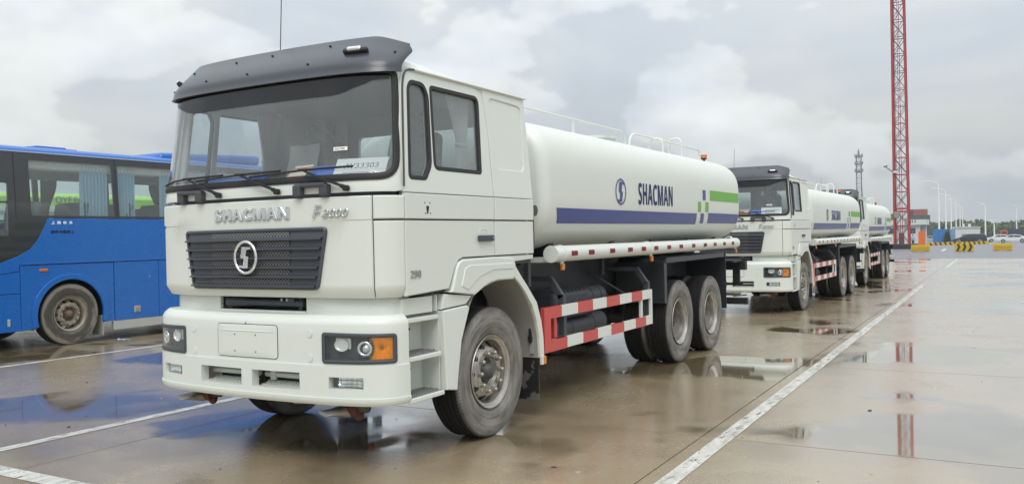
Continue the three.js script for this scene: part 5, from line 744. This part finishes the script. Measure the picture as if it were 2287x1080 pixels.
// shipping containers behind
function container(label, x, y, z, w, h, col, turn = 0) { const t = thing('shipping_container', label, 'container', [x, y, z], turn, 'shipping containers in the depot'); const mt = S({ color: col, roughness: 0.6 }); part(t, 'shell', mt, span(-w / 2, w / 2, 0, h, -1.2, 1.2)); for (let k = 0; k < Math.floor(w / 0.55); k++) part(t, 'corrugation', mt, span(-w / 2 + 0.2 + k * 0.55, -w / 2 + 0.42 + k * 0.55, 0.12, h - 0.12, 1.19, 1.235)); return t; }
const gC = gy(-400);
container('dark blue grey container at the foot of the stack', -26.7, gC, -400, 8.4, 5.6, rgb(0.05, 0.06, 0.085)); container('slate grey container in the middle of the stack', -26.7, gC + 5.61, -400, 8.4, 4.6, rgb(0.065, 0.075, 0.09));
container('rust red container at the top of the stack', -26.1, gC + 10.22, -400, 5.4, 2.5, rgb(0.30, 0.085, 0.05)); container('dark plum container beside the rust red one', -29.9, gC + 10.22, -400, 2.1, 2.5, rgb(0.08, 0.05, 0.075));
container('grey container stack left of the red mast', -37.5, gC, -402, 3.0, 11.1, rgb(0.10, 0.11, 0.12));
container('bright blue container near the lamp posts', -6.1, gy(-184), -184, 2.5, 2.75, rgb(0.045, 0.19, 0.46)); container('pale blue container beside the bush', -3.95, gy(-185), -185, 0.9, 2.7, rgb(0.20, 0.33, 0.48)); container('dark navy container behind the white cars', 9.0, gy(-284), -284, 6.2, 2.95, rgb(0.035, 0.05, 0.085));
{ const t = thing('site_office', 'long pale grey portable office with a rooftop unit', 'building', at(-3.3, -238)); part(t, 'wall', wallW, span(-3.2, 3.0, 0, 3.2, -2, 2)); part(t, 'roof_slab', S({ color: rgb(0.50, 0.50, 0.46), roughness: 0.7 }), span(-3.3, 3.1, 3.2, 3.55, -2.2, 2.2)); part(t, 'rooftop_unit', wallW, span(-0.7, 1.0, 3.56, 4.25, -0.6, 0.6)); part(t, 'fan_opening', winD, span(-0.35, 0.35, 3.65, 4.2, 0.6, 0.63)); part(t, 'shade', S({ color: rgb(0.25, 0.25, 0.24), roughness: 0.8 }), span(-1.0, 2.9, 1.1, 1.75, 2.0, 2.05)); }
// street lamps
const poleM = S({ color: rgb(0.82, 0.83, 0.83), roughness: 0.5 });
function streetLamp(label, x, z, h, armL) { const t = thing('street_lamp', label, 'street lamp', at(x, z), 0, 'street lamps along the road'); part(t, 'pole', poleM, cyl(0.2, h, 'y', 0, h / 2, 0, 10, 0.13)); part(t, 'arm', poleM, pipe([[0, h - 0.3, 0], [-0.15 * armL, h + 0.35, 0], [-0.55 * armL, h + 0.7, 0], [-armL, h + 0.85, 0]], 0.09, 16, 6)); part(t, 'lamp_head', poleM, warp(new RoundedBoxGeometry(0.85, 0.14, 0.3, 2, 0.05).translate(-armL - 0.2, h + 0.85, 0), (v) => v)); return t; }
[[-6.3, -184.4], [-6.7, -215.4], [-7.2, -248.4], [-7.6, -284.4], [-8.2, -326.4], [-8.5, -355.6]].forEach(([x, z], i) => streetLamp(['white street lamp at the near end of the row, tallest in view', 'white street lamp second in the row from the tallest', 'white street lamp third in the row from the tallest', 'white street lamp fourth in the row from the tallest', 'white street lamp fifth in the row from the tallest', 'white street lamp at the far end of the row'][i], x, z, 11.6, 2.3));
streetLamp('white street lamp standing alone behind the dark van', 1.2, -220, 7.8, 0.5); streetLamp('white street lamp at the right, behind the navy container', 8.2, -292, 9.2, 0.5); streetLamp('short pale lamp post with bent arm before the trees', 2.97, -220, 3.8, 0.7);
// telecom tower
{ const z = -420, t = thing('telecom_tower', 'grey telecom tower with three antenna rings on the horizon', 'tower', [-53.3, gy(z), z]); const gm = S({ color: rgb(0.22, 0.23, 0.25), roughness: 0.6 }), w = (y) => (y > 25 ? 1.05 : lerp(1.9, 1.05, y / 25)), cor = [[-1, -1], [1, -1], [1, 1], [-1, 1]], pt = (c, y) => [c[0] * w(y), y, c[1] * w(y)];
  for (const c of cor) part(t, 'leg', gm, sqbar(pt(c, 0), pt(c, 25), 0.28), sqbar(pt(c, 25), pt(c, 39), 0.24));
  for (let k = 0; k < 15; k++) for (let q = 0; q < 4; q++) { const y = k * 2.6, A = cor[q], B = cor[(q + 1) % 4]; part(t, 'brace', gm, sqbar(pt(A, y), pt(B, y + 2.6), 0.13)); part(t, 'ring_beam', gm, sqbar(pt(A, y + 2.6), pt(B, y + 2.6), 0.13)); }
  for (const y of [31.6, 35.0, 38.4]) { const r = part(t, 'platform', gm, new THREE.CylinderGeometry(1.75, 1.75, 0.35, 20).translate(0, y, 0)); for (let k = 0; k < 9; k++) part(r, 'antenna_panel', gm, box(0.25, 1.3, 0.2, 1.75 * Math.cos(k * 0.698), y + 0.75, 1.75 * Math.sin(k * 0.698))); }
  part(t, 'spire', gm, cyl(0.5, 2.6, 'y', 0, 40.1, 0, 12, 0.4), cyl(0.2, 1.4, 'y', 0, 42, 0, 8, 0.03));
}
// cars
function car(name, label, cat, x, z, turn, paint, prof, glassP, wheelsZ, r = 0.33, wd = 1.8) {          // profile in (along, y); built pointing to -x
  const t = thing(name, label, cat, at(x, z), turn), body = ext(prof, wd - 0.16, [], 0.08).translate(0, 0, -wd / 2 + 0.08);
  part(t, 'body', paint, creased(cut(body, ...wheelsZ.map((w) => cyl(r + 0.06, wd + 1, 'z', w, r, 0, 24))), 0.5));
  glassP.forEach((p) => part(t, 'window', winD, ext(p, wd + 0.012).translate(0, 0, -wd / 2 - 0.006)));
  for (const w of wheelsZ) for (const s of [-1, 1]) { const q = part(t, 'wheel', M.rubber, cyl(r, 0.22, 'z', w, r, s * (wd / 2 - 0.12), 28)); part(q, 'rim', M.steel, cyl(r * 0.68, 0.23, 'z', w, r, s * (wd / 2 - 0.118), 20)); }
  part(t, 'headlight', M.lens, ...[-1, 1].map((s) => rbox(0.2, 0.1, 0.3, prof[1][0] + 0.18, 0.68, s * (wd / 2 - 0.2), 0.03)));
  return t;
}
const navy = P({ color: rgb(0.018, 0.026, 0.06), roughness: 0.2, clearcoat: 1 }), cwhite = P({ color: rgb(0.72, 0.73, 0.73), roughness: 0.25, clearcoat: 1 });
const sedan = [[-2.25, 0.25], [-2.32, 0.55], [-2.15, 0.82], [-1.15, 0.98], [-0.45, 1.40], [0.35, 1.47], [1.15, 1.33], [1.85, 1.05], [2.3, 0.98], [2.35, 0.6], [2.25, 0.25]], sedanG = [[[-0.95, 1.0], [-0.38, 1.34], [0.15, 1.39], [0.15, 1.0]], [[0.22, 1.0], [0.22, 1.39], [1.0, 1.29], [1.45, 1.06], [1.3, 1.0]]];
const vanP = [[-2.6, 0.3], [-2.68, 0.6], [-2.45, 0.85], [-1.5, 1.12], [-0.6, 1.58], [0.4, 1.70], [2.2, 1.66], [2.52, 1.2], [2.58, 0.5], [2.5, 0.3]], vanG = [[[-1.35, 1.14], [-0.62, 1.49], [-0.15, 1.55], [-0.15, 1.12]], [[-0.05, 1.12], [-0.05, 1.56], [1.1, 1.58], [1.1, 1.12]], [[1.2, 1.12], [1.2, 1.58], [2.1, 1.54], [2.3, 1.16]]];
car('parked_van', 'dark navy people carrier behind the striped kerb', 'van', -0.13, -159, 0.0, navy, vanP, vanG, [-1.55, 1.6], 0.35, 1.9);
car('parked_car', 'white saloon car at the right edge, side on', 'car', 6.2, -166, 0.0, cwhite, sedan, sedanG, [-1.45, 1.42]);
car('parked_car', 'white saloon car half hidden between the van and another white car', 'car', 4.0, -190, 0.15, cwhite, sedan, sedanG, [-1.45, 1.42]);
car('parked_car', 'silver car parked low behind the gatehouse corner', 'car', -8.2, -190, 0.1, P({ color: rgb(0.45, 0.47, 0.5), roughness: 0.3, clearcoat: 1 }), sedan, sedanG, [-1.45, 1.42]);
{ const t = thing('orange_lorry', 'orange lorry cab beside the dark navy container', 'lorry', at(4.9, -291)); const om = P({ color: rgb(0.55, 0.10, 0.03), roughness: 0.4 }); part(t, 'cab', om, ext([[-1.1, 0.5], [-1.1, 1.6], [-0.8, 2.6], [0.9, 2.6], [0.9, 0.5]], 2.2, [], 0.05).translate(0, 0, -1.1)); part(t, 'window', winD, span(-0.6, 0.6, 1.6, 2.3, 1.1, 1.17)); for (const x of [-0.6, 0.6]) part(t, 'wheel', M.rubber, cyl(0.48, 2.3, 'z', x, 0.48, 0, 20)); }
// person beside the mast: one continuous body with clothing colours by height
{
  const t = thing('person', 'person in pale blue top and dark trousers standing beside the mast', 'person', at(-6.55, -130.5), 0.6);
  const shirt = S({ color: rgb(0.35, 0.42, 0.55), roughness: 0.9 }), trous = S({ color: rgb(0.03, 0.035, 0.05), roughness: 0.9 }), skin = S({ color: rgb(0.45, 0.26, 0.18), roughness: 0.7 }), hair = S({ color: rgb(0.02, 0.018, 0.016), roughness: 0.8 });
  const cap = (a, b, ra, rb) => { const A = V3(...a), B = V3(...b), d = B.clone().sub(A), L = d.length(), g = new THREE.LatheGeometry([[0.001, -ra], [ra * 0.7, -ra * 0.7], [ra, 0], [rb, L], [rb * 0.7, L + rb * 0.7], [0.001, L + rb]].map((q) => new THREE.Vector2(...q)), 14); g.applyQuaternion(new THREE.Quaternion().setFromUnitVectors(V3(0, 1, 0), d.normalize())); return g.translate(...a); };
  part(t, 'body', skin, cap([0, 1.38, 0], [0, 1.50, 0.01], 0.055, 0.055), new THREE.SphereGeometry(0.105, 18, 14).scale(0.85, 1.15, 0.98).translate(0, 1.60, 0.02), new THREE.SphereGeometry(0.02, 8, 6).translate(0, 1.59, 0.125), ...[-1, 1].map((s) => cap([s * 0.27, 0.98, 0.08], [s * 0.26, 0.84, 0.12], 0.038, 0.03)), ...[-1, 1].map((s) => cap([s * 0.1, 0.05, -0.03], [s * 0.1, 0.05, 0.14], 0.045, 0.04)));
  part(t, 'shirt', shirt, cap([0, 0.95, 0], [0, 1.30, 0], 0.165, 0.18), ...[-1, 1].map((s) => cap([s * 0.19, 1.34, 0], [s * 0.26, 1.10, 0.02], 0.062, 0.05)), ...[-1, 1].map((s) => cap([s * 0.26, 1.10, 0.02], [s * 0.27, 0.95, 0.08], 0.05, 0.04)));
  part(t, 'trousers', trous, ...[-1, 1].map((s) => cap([s * 0.09, 0.90, 0], [s * 0.10, 0.48, 0.02], 0.10, 0.075)), ...[-1, 1].map((s) => cap([s * 0.10, 0.48, 0.02], [s * 0.1, 0.09, -0.02], 0.072, 0.055)));
  part(t, 'hair', hair, new THREE.SphereGeometry(0.108, 16, 10, 0, Math.PI * 2, 0, Math.PI * 0.55).scale(0.9, 1.15, 1.0).translate(0, 1.615, 0.005));
}
// bush and far wood: leaf clumps
const leafGeo = (() => { const l = []; for (let k = 0; k < 5; k++) { const g = new THREE.PlaneGeometry(1, 0.6); g.rotateX(rnd() * 3).rotateY(rnd() * 6).rotateZ(rnd() * 3).translate((rnd() - 0.5) * 0.9, (rnd() - 0.5) * 0.9, (rnd() - 0.5) * 0.9); l.push(g); } return merge(l); })();
const leafMat = S({ color: rgb(1, 1, 1), roughness: 0.9 });
function foliage(name, list) { const im = new THREE.InstancedMesh(leafGeo, leafMat, list.length), q = new THREE.Object3D(), c = new THREE.Color(); list.forEach(([x, y, z, s, k], i) => { q.position.set(x, y, z); q.rotation.set(rnd() * 6, rnd() * 6, rnd() * 6); q.scale.setScalar(s); q.updateMatrix(); im.setMatrixAt(i, q.matrix); im.setColorAt(i, c.setRGB(0.125 * k, 0.175 * k, 0.060 * k)); }); im.name = numbered(name); im.castShadow = im.receiveShadow = true; return im; }
{ const t = thing('bush', 'dark green bush between the blue containers', 'bush', at(-4.75, -182)); part(t, 'trunk', M.iron, cyl(0.08, 1.2, 'y', 0, 0.6, 0, 8)); const l = []; for (let i = 0; i < 420; i++) { const a = rnd() * 6.28, r = Math.sqrt(rnd()), y = rnd(); l.push([0.62 * r * Math.cos(a) * (1.15 - y * 0.7), 0.3 + y * 1.8, 0.5 * r * Math.sin(a), 0.16, 0.35 + rnd() * 0.4]); } const f = foliage('crown', l); f.userData.kind = 'stuff'; t.add(f); }
{ const l = []; for (let x = -420; x < 420; x += 3.6) for (let row = 0; row < 3; row++) { const h = 5.6 + row * 0.9 + 1.6 * noise2(x * 0.035, row * 3) + 1.1 * noise2(x * 0.19, row * 5), z = -430 - row * 9 + rnd() * 5, y0 = gy(z), cw = 2.2 + rnd(), n = x > -90 && x < 90 ? 105 : 34, tone = 0.75 + 0.4 * rnd(); for (let i = 0; i < n; i++) { const u = rnd() * 2 - 1, v = rnd(), wv = Math.sqrt(Math.max(0, 1 - Math.pow(v * 1.02 - 0.35, 2) * 1.6)); l.push([x + rnd() * 1.2 + u * cw * wv, y0 + v * h, z + (rnd() - 0.5) * 3.2, n > 50 ? 0.62 + rnd() * 0.4 : 1.3, tone * (0.75 + 0.5 * rnd())]); } } const f = foliage('woodland', l); f.userData = { kind: 'stuff', label: 'band of green woodland along the horizon', category: 'woodland' }; scene.add(f); }
scene.fog = new THREE.FogExp2(0xd3dade, 0.0004);
renderer.render(scene, camera);
